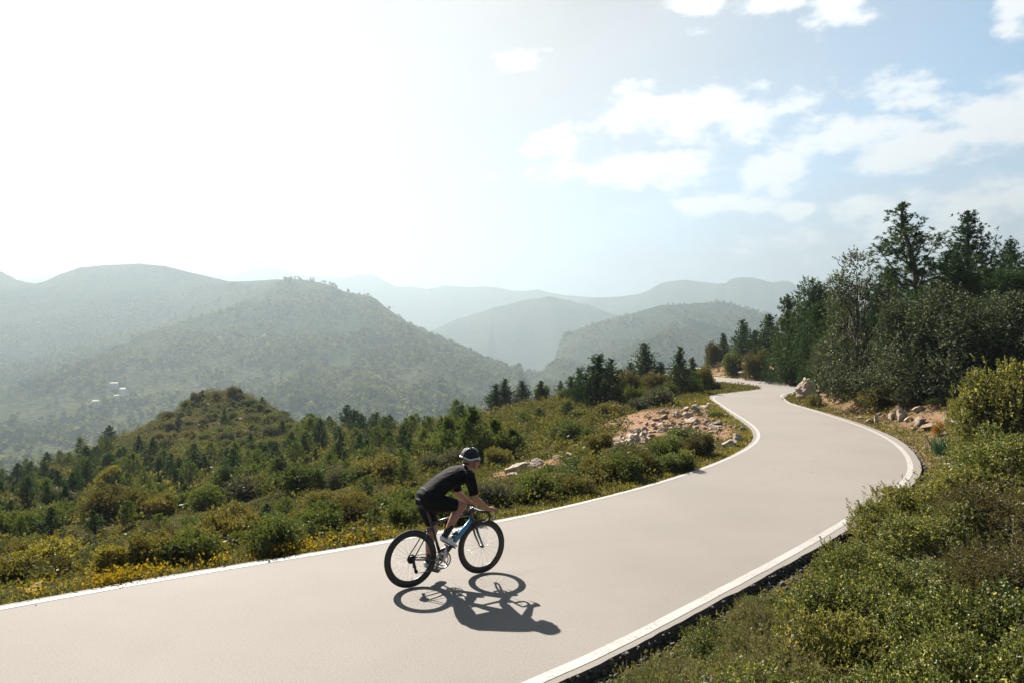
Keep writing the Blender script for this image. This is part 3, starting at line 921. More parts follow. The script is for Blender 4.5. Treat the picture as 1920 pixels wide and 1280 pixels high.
def pine_proto(name, seed, H=6.0, R=1.6, mat='pine', branches=60, clumps=4, tufts=5, needles=7, nl=.11, nw=.016, shape='cone', bare=.10, lift=.6, lean=.0, clump_r=.10, leaders=1):
    """young pine: tapered trunk, upswept limbs, needle tufts gathered in uneven clumps along the outer limbs"""
    rng = np.random.default_rng(seed)
    wd = Wood()
    nT = 9
    tz = np.linspace(0, H, nT)
    bend = np.cumsum(rng.normal(size=(nT, 2)) * .010 * H, axis=0) + np.outer(np.linspace(0, 1, nT) ** 1.5, [lean, 0])
    tp = np.c_[bend, tz]
    wd.tube(tp, np.interp(tz, [0, H], [.018 * H + .02, .004 * H]), 7)
    trunk_at = lambda z: np.array([np.interp(z, tz, bend[:, 0]), np.interp(z, tz, bend[:, 1]), z])
    B, D, L = [], [], []

    def clump(c, d, r, n, sc=.6):
        for q in range(n):
            B.append(c + rng.normal(size=3) * r * np.array([1, 1, .8])); D.append(unit(d * .6 + np.array([0, 0, .45 + .5 * lift]) + rng.normal(size=3) * .4)); L.append(rng.uniform(.8, 1.3) * sc)

    def limb(p0, d0, ln, th):
        p1 = p0 + d0 * ln * .5 - np.array([0, 0, .05 * ln]); p2 = p0 + d0 * ln * .92 + np.array([0, 0, .22 * ln * lift])
        wd.tube([p0, p1, p2], [th, th * .6, .006], 4)
        for q in range(clumps):
            t = 1 - (q / clumps) * .68 * rng.uniform(.7, 1.1)
            c = p0 * (1 - t) ** 2 + 2 * p1 * t * (1 - t) + p2 * t * t
            side = unit(rng.normal(size=3) * np.array([1, 1, .5])) * ln * rng.uniform(.02, .20)
            clump(c + side, d0, clump_r * H * .5 * rng.uniform(.6, 1.2) * (.35 + .65 * ln / R), max(1, round(tufts * (.35 + .65 * ln / R))), .55 + .45 * min(1, ln / R))
    az = rng.uniform(0, 6.28)
    for i in range(branches):
        u_ = min(max((i + rng.uniform(-.9, 1.9)) / branches, 0.0), .995); g = 1 - (1 - u_) ** .66
        z = (bare + (1 - bare) * g) * H
        if shape == 'full': prof = max(.07, (1 - g) ** .72) * min(1, .55 + g * 2.2)
        elif shape == 'cone': prof = (1 - g) ** 1.05 * min(1, .70 + g * 1.8)
        elif shape == 'round': prof = max(.04, math.sin(min(1, .24 + g * .76) * math.pi)) ** .8
        else: prof = max(.05, (1 - g) ** .85) * min(1, .55 + 1.5 * g)
        az += 2.4 + rng.normal() * .5
        el = rng.uniform(.05, .55) + lift * (.25 + .75 * g)
        ln = max(.025 * H, R * prof * rng.uniform(.6, 1.2))
        d0 = np.array([math.cos(az) * math.cos(el), math.sin(az) * math.cos(el), math.sin(el)])
        limb(trunk_at(z), d0, ln, .010 * H * (1 - .7 * g) * .7 + .006)
    for k in range(leaders):
        top = trunk_at(H * .93) + (rng.normal(size=3) * np.array([.018, .018, .03]) * H if k else 0)
        for q in range(4): clump(top + np.array([0, 0, (.075 - .03 * q) * H * 1.0]), np.array([0, 0, 1.0]), .005 * H * (1 + q), 2)
    B = np.array(B); D = np.array(D); L = np.array(L)
    N = len(B)
    t = rng.uniform(0, 1, (N, needles))
    ctr = B[:, None, :] + D[:, None, :] * (t * nl * 2.0 * L[:, None])[..., None]
    ax = unit(D[:, None, :] * .75 + rng.normal(size=(N, needles, 3)) * .62)
    ctr = ctr + ax * nl * .7
    V = quads(ctr, ax, perp(ax, rng), nl * L[:, None] ** .5 * rng.uniform(.7, 1.25, (N, needles)), nw * rng.uniform(.8, 1.3, (N, needles)))
    return leaf_mesh(name + '_crown', V, M[mat]), wd.mesh(name + '_trunk', M['bark'])


def oak_proto(name, seed, H=5.5, R=1.9, mat='oak', lumps=32, n_spray=3000, n_leaf=9, leaf=(.045, .026), base=.10):
    """evergreen broadleaf tree: several limbs, crown of many uneven leafy lumps with gaps"""
    rng = np.random.default_rng(seed)
    wd = Wood()
    wd.tube([(0, 0, 0), (.05 * R, .02, .2 * H), (.02, .06 * R, .45 * H), (.08 * R, .0, .72 * H)], [.035 * H, .028 * H, .020 * H, .007 * H], 7)
    f = rng.uniform(base, 1, lumps)
    prof = np.sin(np.clip(.22 + f * .80, 0, 1) * np.pi) ** .6
    th = rng.uniform(0, 2 * np.pi, lumps)
    rad = R * prof * rng.uniform(.35, .95, lumps)
    C = np.stack([np.cos(th) * rad, np.sin(th) * rad, f * H * .93], -1)
    Lr = R * rng.uniform(.20, .38, lumps)
    for i in range(lumps):
        z0 = max(.12 * H, C[i, 2] * .55); p0 = np.array([.03, .03, min(z0, .68 * H)])
        wd.tube([p0, (p0 + C[i]) / 2 + rng.normal(size=3) * .06 * R, C[i]], [.013 * H, .008 * H, .003 * H], 4)
    p = Lr ** 2; k = rng.choice(lumps, n_spray, p=p / p.sum())
    d = unit(rng.normal(size=(n_spray, 3)) + np.array([0, 0, .25]))
    shell = rng.uniform(.4, 1.0, n_spray) ** .5 + (rng.random(n_spray) < .1) * rng.uniform(0, .5, n_spray)
    b = C[k] + d * (Lr[k] * shell)[:, None]
    dirs = unit(d + np.array([0, 0, .4]) + rng.normal(size=d.shape) * .4)
    keep = b[:, 2] > .05 * H
    V = sprays(rng, b[keep], dirs[keep], .26 * rng.uniform(.6, 1.3, n_spray)[keep], n_leaf, leaf[0], leaf[1])
    n_in = 2200
    ki = rng.choice(lumps, n_in, p=p / p.sum()); di = unit(rng.normal(size=(n_in, 3)))
    bi = C[ki] + di * (Lr[ki] * rng.uniform(.15, .6, n_in))[:, None]; axi = unit(rng.normal(size=bi.shape))
    V = np.concatenate([V, quads(bi, axi, perp(axi, rng), np.full(n_in, .048), np.full(n_in, .036))])
    return leaf_mesh(name + '_crown', V, M[mat]), wd.mesh(name + '_trunk', M['bark'])


# prototypes: kind -> list of (foliage mesh, wood mesh, height, radius)
P = {}
P['pine_far'] = [(*pine_proto('pine_far', 20 + i, 4.0, 1.25, branches=48, clumps=3, tufts=4, needles=7, nl=.11, nw=.034, shape='full', clump_r=.11, bare=.05, lift=.75), 4.0, 1.15) for i in range(4)]
P['pine_far_light'] = [(*pine_proto('pine_far_light', 30 + i, 4.0, 1.3, 'pine_light', branches=48, clumps=3, tufts=4, needles=7, nl=.11, nw=.032, shape='round', bare=.04, clump_r=.09, lift=.8), 4.0, 1.2) for i in range(3)]
P['pine_mid'] = [(*pine_proto('pine_mid', 40 + i, 5.5, 1.6, branches=66, clumps=4, tufts=6, needles=12, nl=.085, nw=.019, shape='full', bare=.06, clump_r=.115, lift=.95, leaders=3), 5.5, 1.5) for i in range(4)]
P['pine_wispy'] = [(*pine_proto('pine_wispy', 50 + i, 3.4, 1.0, 'pine_light', branches=56, clumps=4, tufts=4, needles=12, nl=.075, nw=.014, shape='round', bare=.03, clump_r=.07, lift=1.3, leaders=4), 3.4, .95) for i in range(2)]
P['pine_tall'] = [(*pine_proto('pine_tall', 60 + i, 8.0, 2.7, branches=(30, 52, 44)[i], clumps=6, tufts=7, needles=14, nl=.085, nw=.017, shape='umb', bare=(.24, .12, .15)[i], clump_r=(.075, .09, .085)[i], lift=1.15, leaders=3, lean=(.35, -.1, .1)[i]), 8.0, 2.3) for i in range(3)]
P['oak'] = [(*oak_proto('oak', 70 + i), 5.5, 1.9) for i in range(2)]
P['oak_low'] = [(*oak_proto('oak_low', 80 + i, 4.6, 2.2, 'oak', 36, 3400, 9, (.042, .025), .04), 4.6, 2.2) for i in range(2)]
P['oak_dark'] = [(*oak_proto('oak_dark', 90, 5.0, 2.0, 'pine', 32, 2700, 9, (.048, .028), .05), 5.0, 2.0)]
for nm, mt in (('green', 'green'), ('olive', 'olive'), ('grey', 'grey'), ('yellow', 'yellow'), ('brown', 'brown')):
    P['shrub_' + nm] = [(*bush_proto('shrub_' + nm, 100 + 7 * i + len(nm), mt, 1.0, .95, 16, 950, 8, (.034, .022), .14, lump_r=.40, up=.25, inner=.05), 1.0, 1.0) for i in range(2)]
P['front_green'] = [(*bush_proto('front_green', 150 + i, 'front', 1.0, .95, 15, 1850, 13, (.0185, .0115), .10, ragged=.35, lump_r=.36, up=.15), 1.0, 1.0) for i in range(3)]
P['front_olive'] = [(*bush_proto('front_olive', 160 + i, 'front_olive', 1.0, .85, 14, 1800, 13, (.0185, .0105), .10, ragged=.5, up=.2, lump_r=.36), 1.0, .9) for i in range(2)]
P['front_brown'] = [(*bush_proto('front_brown', 170, 'brown', 1.0, .85, 16, 1900, 12, (.018, .008), .12, ragged=.5, up=.2), 1.0, .9)]
P['front_grey'] = [(*bush_proto('front_grey', 180 + i, 'heath', 1.0, .75, 16, 1800, 14, (.024, .0046), .11, ragged=.3, up=.9, lump_r=.42), 1.0, .8) for i in range(2)]


def extents(me):
    co = np.empty(len(me.vertices) * 3, dtype=np.float32); me.vertices.foreach_get('co', co); co = co.reshape(-1, 3)
    return float(np.percentile(co[:, 2], 99.3)), float(np.percentile(np.hypot(co[:, 0], co[:, 1]), 95))


for kk in P: P[kk] = [(q[0], q[1], *extents(q[0])) for q in P[kk]]      # real height and radius of every prototype
PLACED = []


def plant(kind, name, x, y, h, wscale=1.0, label=None, cat='tree', group=None, seed=0, parts=('crown', 'trunk'), variant=None, sink=.04, rz=None, radius=None, raise_=0.0):
    """one plant of the given kind standing on the ground, h metres tall"""
    r = random.Random(seed * 7919 + int(x * 131) + int(y * 977))
    pr = P[kind]; fol, wood, H0, R0 = pr[(r.randrange(len(pr)) if variant is None else variant) % len(pr)]
    s = h / H0; ws = s * wscale if radius is None else radius / R0
    z = gz(x, y) - sink * h + raise_
    rot = r.uniform(0, 6.28) if rz is None else rz
    e = empty(name, (x, y, z), rot, (ws, ws, s))
    c = link(parts[0], fol, e)
    t = link(parts[1], wood, e)
    tag(e, label, cat, group)
    PLACED.append((x, y, R0 * ws))
    return e


def plant_px(kind, name, px, base, top, d=None, hw=None, **kw):
    """a plant whose foot is seen at row base (on the ground) and whose top is at row top; hw = half width in pixels"""
    if d is None: p = hit(px, base)
    else: p = Vector(((px - 960) / F_PX * d, d, 0)); p.z = gz(p.x, p.y)
    h = CAM_H - (top - YH) / F_PX * p.y - p.z
    h = min(max(h, .25), (9.0 if kind == 'pine_tall' else 7.5) if p.y < 60 else 6.0)
    if kind == 'pine_wispy': h = min(h, 3.4)
    if kind.startswith('pine_far'): h = min(h, 4.6)
    if hw is not None: kw['radius'] = hw / F_PX * p.y
    return plant(kind, name, p.x, p.y, h, **kw)


SHRUB = dict(cat='shrub', parts=('foliage', 'stem'))
# ---- trees and tall shrubs one can pick out on the wooded bank beyond the road
plant_px('pine_tall', 'pine_tree', 1722, 690, 376, d=38, hw=92, variant=0, label='tallest open-crowned pine with bare branching trunk against the sky above the bend')
plant_px('pine_tall', 'pine_tree', 1822, 690, 390, d=41, hw=66, variant=1, label='dense pine with sunlit pointed top just right of the tallest open pine')
plant_px('pine_tall', 'pine_tree', 1884, 690, 448, d=44, hw=50, variant=2, label='shorter bushy pine between the dense sunlit pine and the picture edge')
plant_px('pine_tall', 'pine_tree', 1925, 690, 436, d=42, hw=46, variant=0, label='pine cut off by the picture edge at the end of the ridge row')
plant_px('pine_mid', 'pine_tree', 1772, 690, 470, d=46, hw=60, label='low dark pine filling the gap between the two tallest pines')
plant_px('pine_mid', 'pine_tree', 1668, 690, 500, d=44, hw=55, label='dark pine half hidden behind the pale-leaved oak and tallest pine')
plant_px('pine_mid', 'pine_tree', 1860, 700, 500, d=38, hw=70, label='dark pine low behind the grey-leaved oaks under the ridge row')
plant_px('oak', 'oak_tree', 1612, 748, 470, d=31, hw=88, variant=0, label='tall pale-leaved evergreen oak with ragged top beside the rock outcrop')
plant_px('oak', 'oak_tree', 1690, 770, 560, d=27, hw=75, variant=1, label='grey-green rounded oak standing directly above the row of roadside stones')
plant_px('oak_low', 'oak_tree', 1790, 790, 530, d=25, hw=110, variant=0, label='broad grey-leaved oak with wide dome above the roadside stones')
plant_px('oak_low', 'oak_tree', 1900, 790, 545, d=25, hw=100, variant=1, label='dark broad oak behind the big sunlit shrub at the picture edge')
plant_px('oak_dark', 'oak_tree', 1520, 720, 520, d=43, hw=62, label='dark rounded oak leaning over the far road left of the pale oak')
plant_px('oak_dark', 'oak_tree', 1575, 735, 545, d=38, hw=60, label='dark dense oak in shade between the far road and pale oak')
plant_px('pine_mid', 'pine_tree', 1488, 705, 552, d=54, hw=45, label='dark pine rising over the round shrub beside the far road')
plant_px('pine_mid', 'pine_tree', 1440, 690, 588, d=66, hw=27, label='pointed dark pine, tallest of those on the red earth bank')
plant_px('pine_mid', 'pine_tree', 1388, 690, 598, d=72, hw=24, label='slim dark pine in the middle of the red earth bank row')
plant_px('pine_mid', 'pine_tree', 1413, 690, 618, d=70, hw=20, label='short dark pine squeezed between two taller ones on the red bank')
plant_px('pine_mid', 'pine_tree', 1357, 690, 624, d=76, hw=15, label='small narrow pine at the valley end of the red bank row')
plant_px('shrub_brown', 'shrub', 1338, 700, 640, d=76, hw=17, label='brownish round shrub at the end of the red earth bank', **SHRUB)
plant_px('shrub_brown', 'shrub', 1416, 705, 655, d=63, hw=26, label='rust-brown shrub growing on the red earth bank under the pines', **SHRUB)
plant_px('shrub_green', 'shrub', 1376, 690, 655, d=69, hw=20, label='green shrub below the slim pine on the red earth bank', **SHRUB)
plant_px('oak_dark', 'shrub', 1472, 716, 648, d=56, hw=42, label='large dark round shrub spilling over the far edge of the road', cat='shrub', parts=('foliage', 'stem'))
plant('oak', 'shrub', (1556 - 960) / F_PX * 36.6, 36.6, 1.75, radius=1.25, raise_=.75, variant=2, label='olive-grey tall shrub growing on top of the rock outcrop', cat='shrub', parts=('foliage', 'stem'))
for i, (px, b, t, d, hw, kd, lb) in enumerate([
        (1610, 790, 700, 31.0, 34, 'shrub_green', 'bright green shrub between the rock outcrop and the small roadside stones'),
        (1650, 800, 720, 28.5, 36, 'shrub_olive', 'olive shrub below the grey rounded oak, behind the first upright stones'),
        (1700, 800, 735, 27.0, 34, 'shrub_green', 'green shrub directly behind the pair of pale upright stones'),
        (1762, 812, 745, 24.5, 30, 'shrub_green', 'leafy green shrub standing above the orange plant among the stones'),
        (1580, 760, 715, 33, 26, 'shrub_grey', 'small grey shrub in shade against the side of the rock outcrop'),
        (1735, 800, 700, 28.5, 40, 'shrub_grey', 'grey shaded shrub beneath the broad dome-shaped oak'),
        (1830, 830, 740, 21, 40, 'shrub_green', 'green shrub in shade beside the long stone and the big sunlit shrub'),
        (1525, 770, 737, 34, 18, 'shrub_olive', 'tuft of yellow-green shrub at the foot of the rock outcrop')]):
    plant_px(kd, 'shrub', px, b, t, d=d, hw=hw, label=lb, **SHRUB)
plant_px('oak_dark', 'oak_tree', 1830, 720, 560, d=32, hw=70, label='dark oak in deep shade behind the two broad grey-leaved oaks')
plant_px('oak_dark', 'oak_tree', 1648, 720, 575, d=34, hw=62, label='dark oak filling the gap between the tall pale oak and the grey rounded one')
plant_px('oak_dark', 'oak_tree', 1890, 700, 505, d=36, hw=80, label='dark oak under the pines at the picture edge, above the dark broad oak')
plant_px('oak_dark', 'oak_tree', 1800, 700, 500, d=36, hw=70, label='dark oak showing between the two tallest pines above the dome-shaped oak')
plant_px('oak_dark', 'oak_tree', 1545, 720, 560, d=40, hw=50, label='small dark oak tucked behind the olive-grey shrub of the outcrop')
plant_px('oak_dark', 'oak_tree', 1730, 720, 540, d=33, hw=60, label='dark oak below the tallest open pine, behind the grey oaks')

# ---- trees and shrubs inside the bend and along the crest of the spur
plant_px('pine_mid', 'pine_tree', 1117, 775, 662, d=41, hw=44, label='tallest dark pine of the pair on the crest before the bend', variant=0)
plant_px('pine_mid', 'pine_tree', 1150, 775, 670, d=42, hw=26, label='slimmer pine pressed against the tallest dark pine of the crest', variant=1)
plant_px('pine_mid', 'pine_tree', 1207, 735, 641, d=52, hw=30, label='dense pine with fat pointed crown next to the guard rail', variant=2)
plant_px('pine_mid', 'pine_tree', 1278, 748, 648, d=45, hw=26, label='solitary pine with bare lower trunk at the inner grass edge of the bend', variant=1)
plant_px('pine_mid', 'pine_tree', 925, 770, 718, d=58, hw=20, label='lowest pine of three close together behind the cyclist', variant=0)
plant_px('pine_mid', 'pine_tree', 950, 770, 708, d=58, hw=20, label='middle pine of three close together behind the cyclist', variant=1)
plant_px('pine_mid', 'pine_tree', 978, 770, 712, d=57, hw=20, label='pine nearest the bend of three close together behind the cyclist', variant=2)
plant_px('shrub_green', 'shrub', 1016, 765, 722, d=56, hw=17, label='small round green shrub alone on the crest between pines', **SHRUB)
plant_px('pine_far', 'pine_tree', 1050, 760, 712, d=57, hw=10, label='tiny slim pine alone on the crest before the dark pair')
for i, (px, b, t, d, hw, kd, lb) in enumerate([
        (1172, 775, 692, 44, 30, 'shrub_brown', 'brown-green shrub between the crest pine pair and the fat pine'),
        (1240, 742, 696, 47, 36, 'shrub_brown', 'wide brownish shrub in front of the guard rail'),
        (1318, 742, 682, 50, 20, 'shrub_olive', 'tall olive shrub hiding the road just before the bend'),
        (1300, 742, 705, 46, 22, 'shrub_green', 'green shrub at the foot of the solitary pine'),
        (1250, 748, 715, 44, 20, 'shrub_green', 'low green shrub left of the solitary pine foot'),
        (1338, 736, 715, 49, 14, 'shrub_green', 'small green shrub in the grass wedge between two road stretches'),
        (1232, 790, 724, 36.5, 34, 'shrub_grey', 'grey shrub with pale tips at the top of the red rock slope'),
        (1200, 800, 745, 36, 26, 'shrub_grey', 'darker grey shrub below the pale-tipped one on the rock slope'),
        (1192, 775, 722, 40, 24, 'shrub_green', 'bright green shrub beneath the fat pine'),
        (1150, 800, 752, 35, 34, 'shrub_olive', 'broad olive shrub above the big pale rock'),
        (1100, 800, 765, 38, 30, 'shrub_green', 'dark green shrub under the tallest crest pine'),
        (1110, 840, 800, 27, 22, 'shrub_green', 'dark shrub in front of the big pale rock'),
        (1060, 830, 785, 31, 36, 'shrub_green', 'dense dark shrub in the hollow left of the big pale rock'),
        (1290, 860, 800, 22.5, 42, 'shrub_green', 'broad dark green shrub spread across the red rock slope by the bend'),
        (1250, 870, 815, 20.5, 36, 'shrub_green', 'green shrub lower edge of the rock slope above the verge'),
        (1170, 885, 835, 18, 44, 'shrub_olive', 'olive shrub under the big pale rock'),
        (1210, 895, 850, 16.5, 40, 'shrub_green', 'rounded green shrub near the road edge below the rock slope'),
        (1100, 905, 855, 16.8, 46, 'shrub_green', 'wide green shrub below the two small white stones'),
        (1040, 935, 885, 14.0, 44, 'shrub_olive', 'olive shrub by the white line ahead of the cyclist'),
        (1130, 915, 872, 15, 36, 'shrub_olive', 'yellow-green shrub by the white line halfway to the bend'),
        (975, 950, 905, 13.2, 36, 'shrub_green', 'green shrub right behind the cyclist hands'),
        (1270, 885, 850, 16.6, 34, 'shrub_olive', 'low olive shrub at the verge near the flat pale stones'),
        (1345, 800, 780, 29, 16, 'shrub_green', 'small dark tuft shrub beside the bend line on red soil')]):
    plant_px(kd, 'shrub', px, b, t, d=d, hw=hw, label=lb, **SHRUB)
plant_px('pine_wispy', 'pine_tree', 884, 900, 758, d=27, hw=38, variant=0, label='large yellow-green wispy young pine behind the cyclist helmet')
plant_px('pine_wispy', 'pine_tree', 930, 905, 782, d=27, hw=28, variant=1, label='wispy young pine just beyond the cyclist handlebar')
plant_px('pine_wispy', 'pine_tree', 842, 890, 778, d=30, hw=28, variant=1, label='wispy young pine behind the cyclist shoulder')
plant_px('pine_wispy', 'pine_tree', 962, 890, 800, d=27, hw=28, variant=0, label='small wispy pine above the pale slab rock')

# ---- yellow shrubs by the near road edge
plant_px('shrub_yellow', 'shrub', 95, 1078, 1006, hw=62, label='yellow-green rounded shrub at the near road edge, larger of two', **SHRUB)
plant_px('shrub_yellow', 'shrub', 132, 1062, 1003, hw=46, label='yellow shrub crowding behind the larger yellow-green one', **SHRUB)
plant_px('shrub_yellow', 'shrub', 212, 1070, 1018, hw=40, label='compact yellow shrub with dark green shaded base near the white line', **SHRUB)
plant_px('shrub_olive', 'shrub', 30, 1095, 1040, hw=44, label='olive shrub at the picture corner beside the white line', **SHRUB)

# ---- pines and dark trees scattered over the scrub slope: (column, foot row, top row, half width, kind)
slope = [(101, 1006, 940, 20, 0), (180, 1006, 948, 18, 0), (124, 965, 900, 15, 0), (225, 945, 905, 14, 0), (296, 945, 900, 14, 1), (262, 862, 796, 17, 0), (308, 862, 812, 12, 0), (319, 903, 856, 16, 0), (364, 892, 822, 16, 0),
         (397, 868, 808, 15, 1), (420, 806, 746, 10, 0), (442, 877, 803, 16, 1), (470, 842, 798, 10, 0), (548, 850, 792, 20, 0), (596, 832, 786, 13, 0), (634, 828, 786, 14, 0), (672, 830, 790, 14, 0), (700, 836, 786, 16, 0), (730, 842, 790, 15, 0),
         (375, 1018, 972, 20, 0), (503, 978, 936, 15, 0), (536, 974, 924, 16, 1), (604, 966, 932, 16, 1), (582, 1008, 978, 14, 1), (322, 1056, 1016, 22, 1), (560, 816, 782, 12, 1), (755, 850, 774, 17, 0), (790, 856, 778, 18, 1), (760, 905, 850, 16, 1),
         (20, 975, 930, 14, 0), (60, 930, 890, 13, 0), (85, 900, 870, 11, 0), (160, 870, 838, 11, 0), (205, 905, 868, 13, 1), (240, 985, 930, 15, 1), (410, 940, 890, 14, 1), (350, 940, 900, 12, 0), (480, 905, 860, 14, 1), (520, 900, 850, 15, 1), (650, 900, 860, 14, 1), (690, 930, 885, 14, 1),
         (620, 880, 838, 13, 0), (575, 880, 845, 12, 0), (510, 855, 815, 11, 0), (380, 745, 724, 7, 0), (452, 742, 722, 6, 0), (492, 758, 736, 7, 0), (355, 775, 752, 8, 1), (335, 800, 770, 9, 0), (500, 800, 768, 9, 1), (530, 812, 776, 10, 0), (140, 925, 880, 12, 0), (40, 1010, 960, 14, 1),
         (300, 1000, 955, 15, 1), (440, 1000, 960, 14, 0), (700, 985, 945, 14, 1), (815, 850, 790, 16, 1), (985, 800, 760, 14, 1), (1010, 790, 752, 12, 0), (1065, 780, 740, 13, 0), (640, 800, 770, 10, 0), (600, 805, 772, 9, 0), (668, 806, 768, 10, 0), (720, 812, 766, 11, 0), (860, 810, 758, 13, 0), (895, 800, 752, 12, 1)]


def zone(px, py):
    if py < 800 and 330 < px < 560: return 'on the bare knoll top'
    if px < 330 and py < 930: return 'on the slope falling from the knoll to the valley'
    if px < 330: return 'in the scrub hollow behind the yellow shrubs'
    if px < 560 and py < 900: return 'on the flank below the knoll top'
    if px < 560: return 'on the scrub slope between knoll and road'
    if px < 800 and py < 860: return 'on the low ridge between knoll and cyclist'
    if px < 800: return 'on the scrub slope behind the cyclist back'
    if py < 830: return 'on the crest between cyclist and bend'
    return 'in the scrub behind the cyclist and the bend'


LANDMARKS = [(862, 900, 'the cyclist torso'), (772, 1000, 'the cyclist rear wheel'), (930, 985, 'the cyclist front wheel'), (1150, 820, 'the big craggy boulder'), (984, 866, 'the pale slab outcrop'), (1058, 863, 'the two small white stones'),
             (880, 800, 'the wispy pine behind the helmet'), (424, 905, 'the blackest spreading oak'), (562, 885, 'the pale grey domed shrub'), (208, 893, 'the yellow-tinted domed shrub'), (212, 1040, 'the compact yellow shrub'),
             (95, 1035, 'the larger yellow-green shrub'), (430, 738, 'the knoll summit'), (345, 785, 'the shoulder of the knoll facing the houses'), (520, 785, 'the shoulder of the knoll facing the road'), (950, 740, 'the three close pines'), (1207, 690, 'the fat pine by the guard rail'), (1117, 720, 'the tallest crest pine'),
             (1278, 700, 'the solitary pine'), (1232, 757, 'the pale-tipped grey shrub'), (660, 940, 'the broad brown-olive shrub'), (1530, 735, 'the crag at the bend'), (1642, 783, 'the narrow upright stone'), (1762, 797, 'the orange plant'),
             (1430, 690, 'the red earth bank'), (1790, 640, 'the broad dome-shaped oak'), (1612, 620, 'the tall pale oak'), (1050, 735, 'the tiny slim crest pine'), (205, 868, 'the dark round oak on the falling slope'), (300, 1025, 'the bare earth patch by the road'),
             (640, 810, 'the saddle beside the knoll'), (740, 800, 'the dip in the ridge behind the cyclist'), (0, 940, 'the lowest end of the falling slope'), (500, 960, 'the middle of the scrub slope'), (340, 960, 'the scrub hollow under the blackest oak'), (1304, 857, 'the flat stone inside the bend'), (1190, 895, 'the verge below the rock slope'), (620, 1020, 'the white line behind the rear wheel'), (420, 1050, 'the flowering verge')]
USED = set()


def tell(what, px, py):
    """a label that places a plant by the landmarks round it; the first wording not taken yet"""
    near = sorted(LANDMARKS, key=lambda q: math.hypot(q[0] - px, (q[1] - py) * 1.5))[:7]
    for qx, qy, nm in near:
        dx, dy = px - qx, (py - qy) * 1.5
        dist = math.hypot(dx, dy)
        how = 'just ' if dist < 45 else ('' if dist < 110 else 'well ')
        if abs(dx) > abs(dy): rel = 'left of' if dx < 0 else 'right of'
        else: rel = 'upslope of' if dy < 0 else 'downslope of'
        lb = f'{what} {how}{rel} {nm}'
        if lb not in USED:
            USED.add(lb); return lb
    (x1, y1, n1), (x2, y2, n2) = near[:2]
    lb = f'{what} between {n1} and {n2}'
    USED.add(lb)
    return lb


words_ = {'green': 'green', 'olive': 'olive', 'brown': 'brownish', 'grey': 'grey-green'}
cnt = {}
for i, (px, b, t, hw, kd) in enumerate(slope):
    z_ = zone(px, b)
    kind = ('pine_far', 'pine_far_light')[kd]
    shade = ('dark', 'light green')[kd]
    hgt = 'tall' if b - t > 55 else ('medium' if b - t > 36 else 'small')
    lb = tell(f'{hgt} {shade} young pine', px, (b + t) / 2)
    t = b - (b - t) * (.72 if b < 900 else .9)
    plant_px(kind, 'pine_tree', px, b, t, hw=hw * (.95 if 230 < px < 560 and b < 885 else 1.2), seed=i, label=lb, group=f'young pines {z_}')
rngp = np.random.default_rng(41); got = []
while len(got) < 125:
    px, py = rngp.uniform(-10, 870), rngp.uniform(785, 985)
    if rngp.random() > (1.0 if (py < 890 and px > 230) else .45): continue
    p = hit(px, py, 12, 125)
    if p.y > 118 or p.y < 30 or abs(to_px(*p)[1] - py) > 4 or (215 < px < 565 and py < 868): continue
    if any((p.x - a) ** 2 + (p.y - b) ** 2 < (1.5 + .018 * p.y) ** 2 for a, b in got): continue
    got.append((p.x, p.y)); kd = rngp.random() < .42
    hp = rngp.uniform(30, 56) * (1 if p.y < 70 else .8); h = hp / F_PX * p.y
    sz = 'tall' if hp > 47 else ('medium' if hp > 38 else 'small')
    sh_ = 'light green' if kd else 'dark'
    plant('pine_far_light' if kd else 'pine_far', 'pine_tree', p.x, p.y, h, radius=h * rngp.uniform(.32, .45), seed=500 + len(got), label=tell(f'{sz} {sh_} young pine', px, py - h / p.y * F_PX * .5), group='young pines ' + zone(px, py))
kn = np.random.default_rng(88); kgot = []
while len(kgot) < 62:
    px = kn.uniform(300, 560); py = kn.uniform(738, 845)
    p = hit(px, py, 60, 124)
    if p.y > 119 or abs(to_px(*p)[1] - py) > 3 or any((p.x - a) ** 2 + (p.y - b) ** 2 < 2.2 for a, b in kgot): continue
    kgot.append((p.x, p.y)); r_ = kn.uniform(.55, 1.15)
    cn = ('green', 'olive', 'brown', 'green', 'grey')[kn.integers(5)]
    plant('shrub_' + cn, 'shrub', p.x, p.y, r_ * kn.uniform(.9, 1.25), radius=r_, seed=800 + len(kgot), label=tell(f'{"large" if r_ > .85 else "small"} {words_[cn]} knoll shrub', px, py), group='shrubs growing on the knoll', **SHRUB)
for px, t, d, hw, lb in [(1088, 688, 45, 20, 'pine leaning close to the crest pair on its valley side'), (1166, 690, 48, 18, 'pine standing between the crest pair and the fat pine'), (1180, 678, 50, 16, 'narrow pine touching the fat pine on its valley side'),
                         (1240, 676, 52, 16, 'narrow pine between the fat pine and the solitary pine'), (1300, 668, 52, 15, 'thin pine just behind the solitary pine'), (1012, 712, 55, 15, 'short pine halfway between the three close pines and the crest pair'), (1072, 704, 50, 16, 'short pine in front of the tiny slim one on the crest')]:
    plant_px('pine_mid', 'pine_tree', px, 760, t, d=d, hw=hw, label=lb, seed=px)
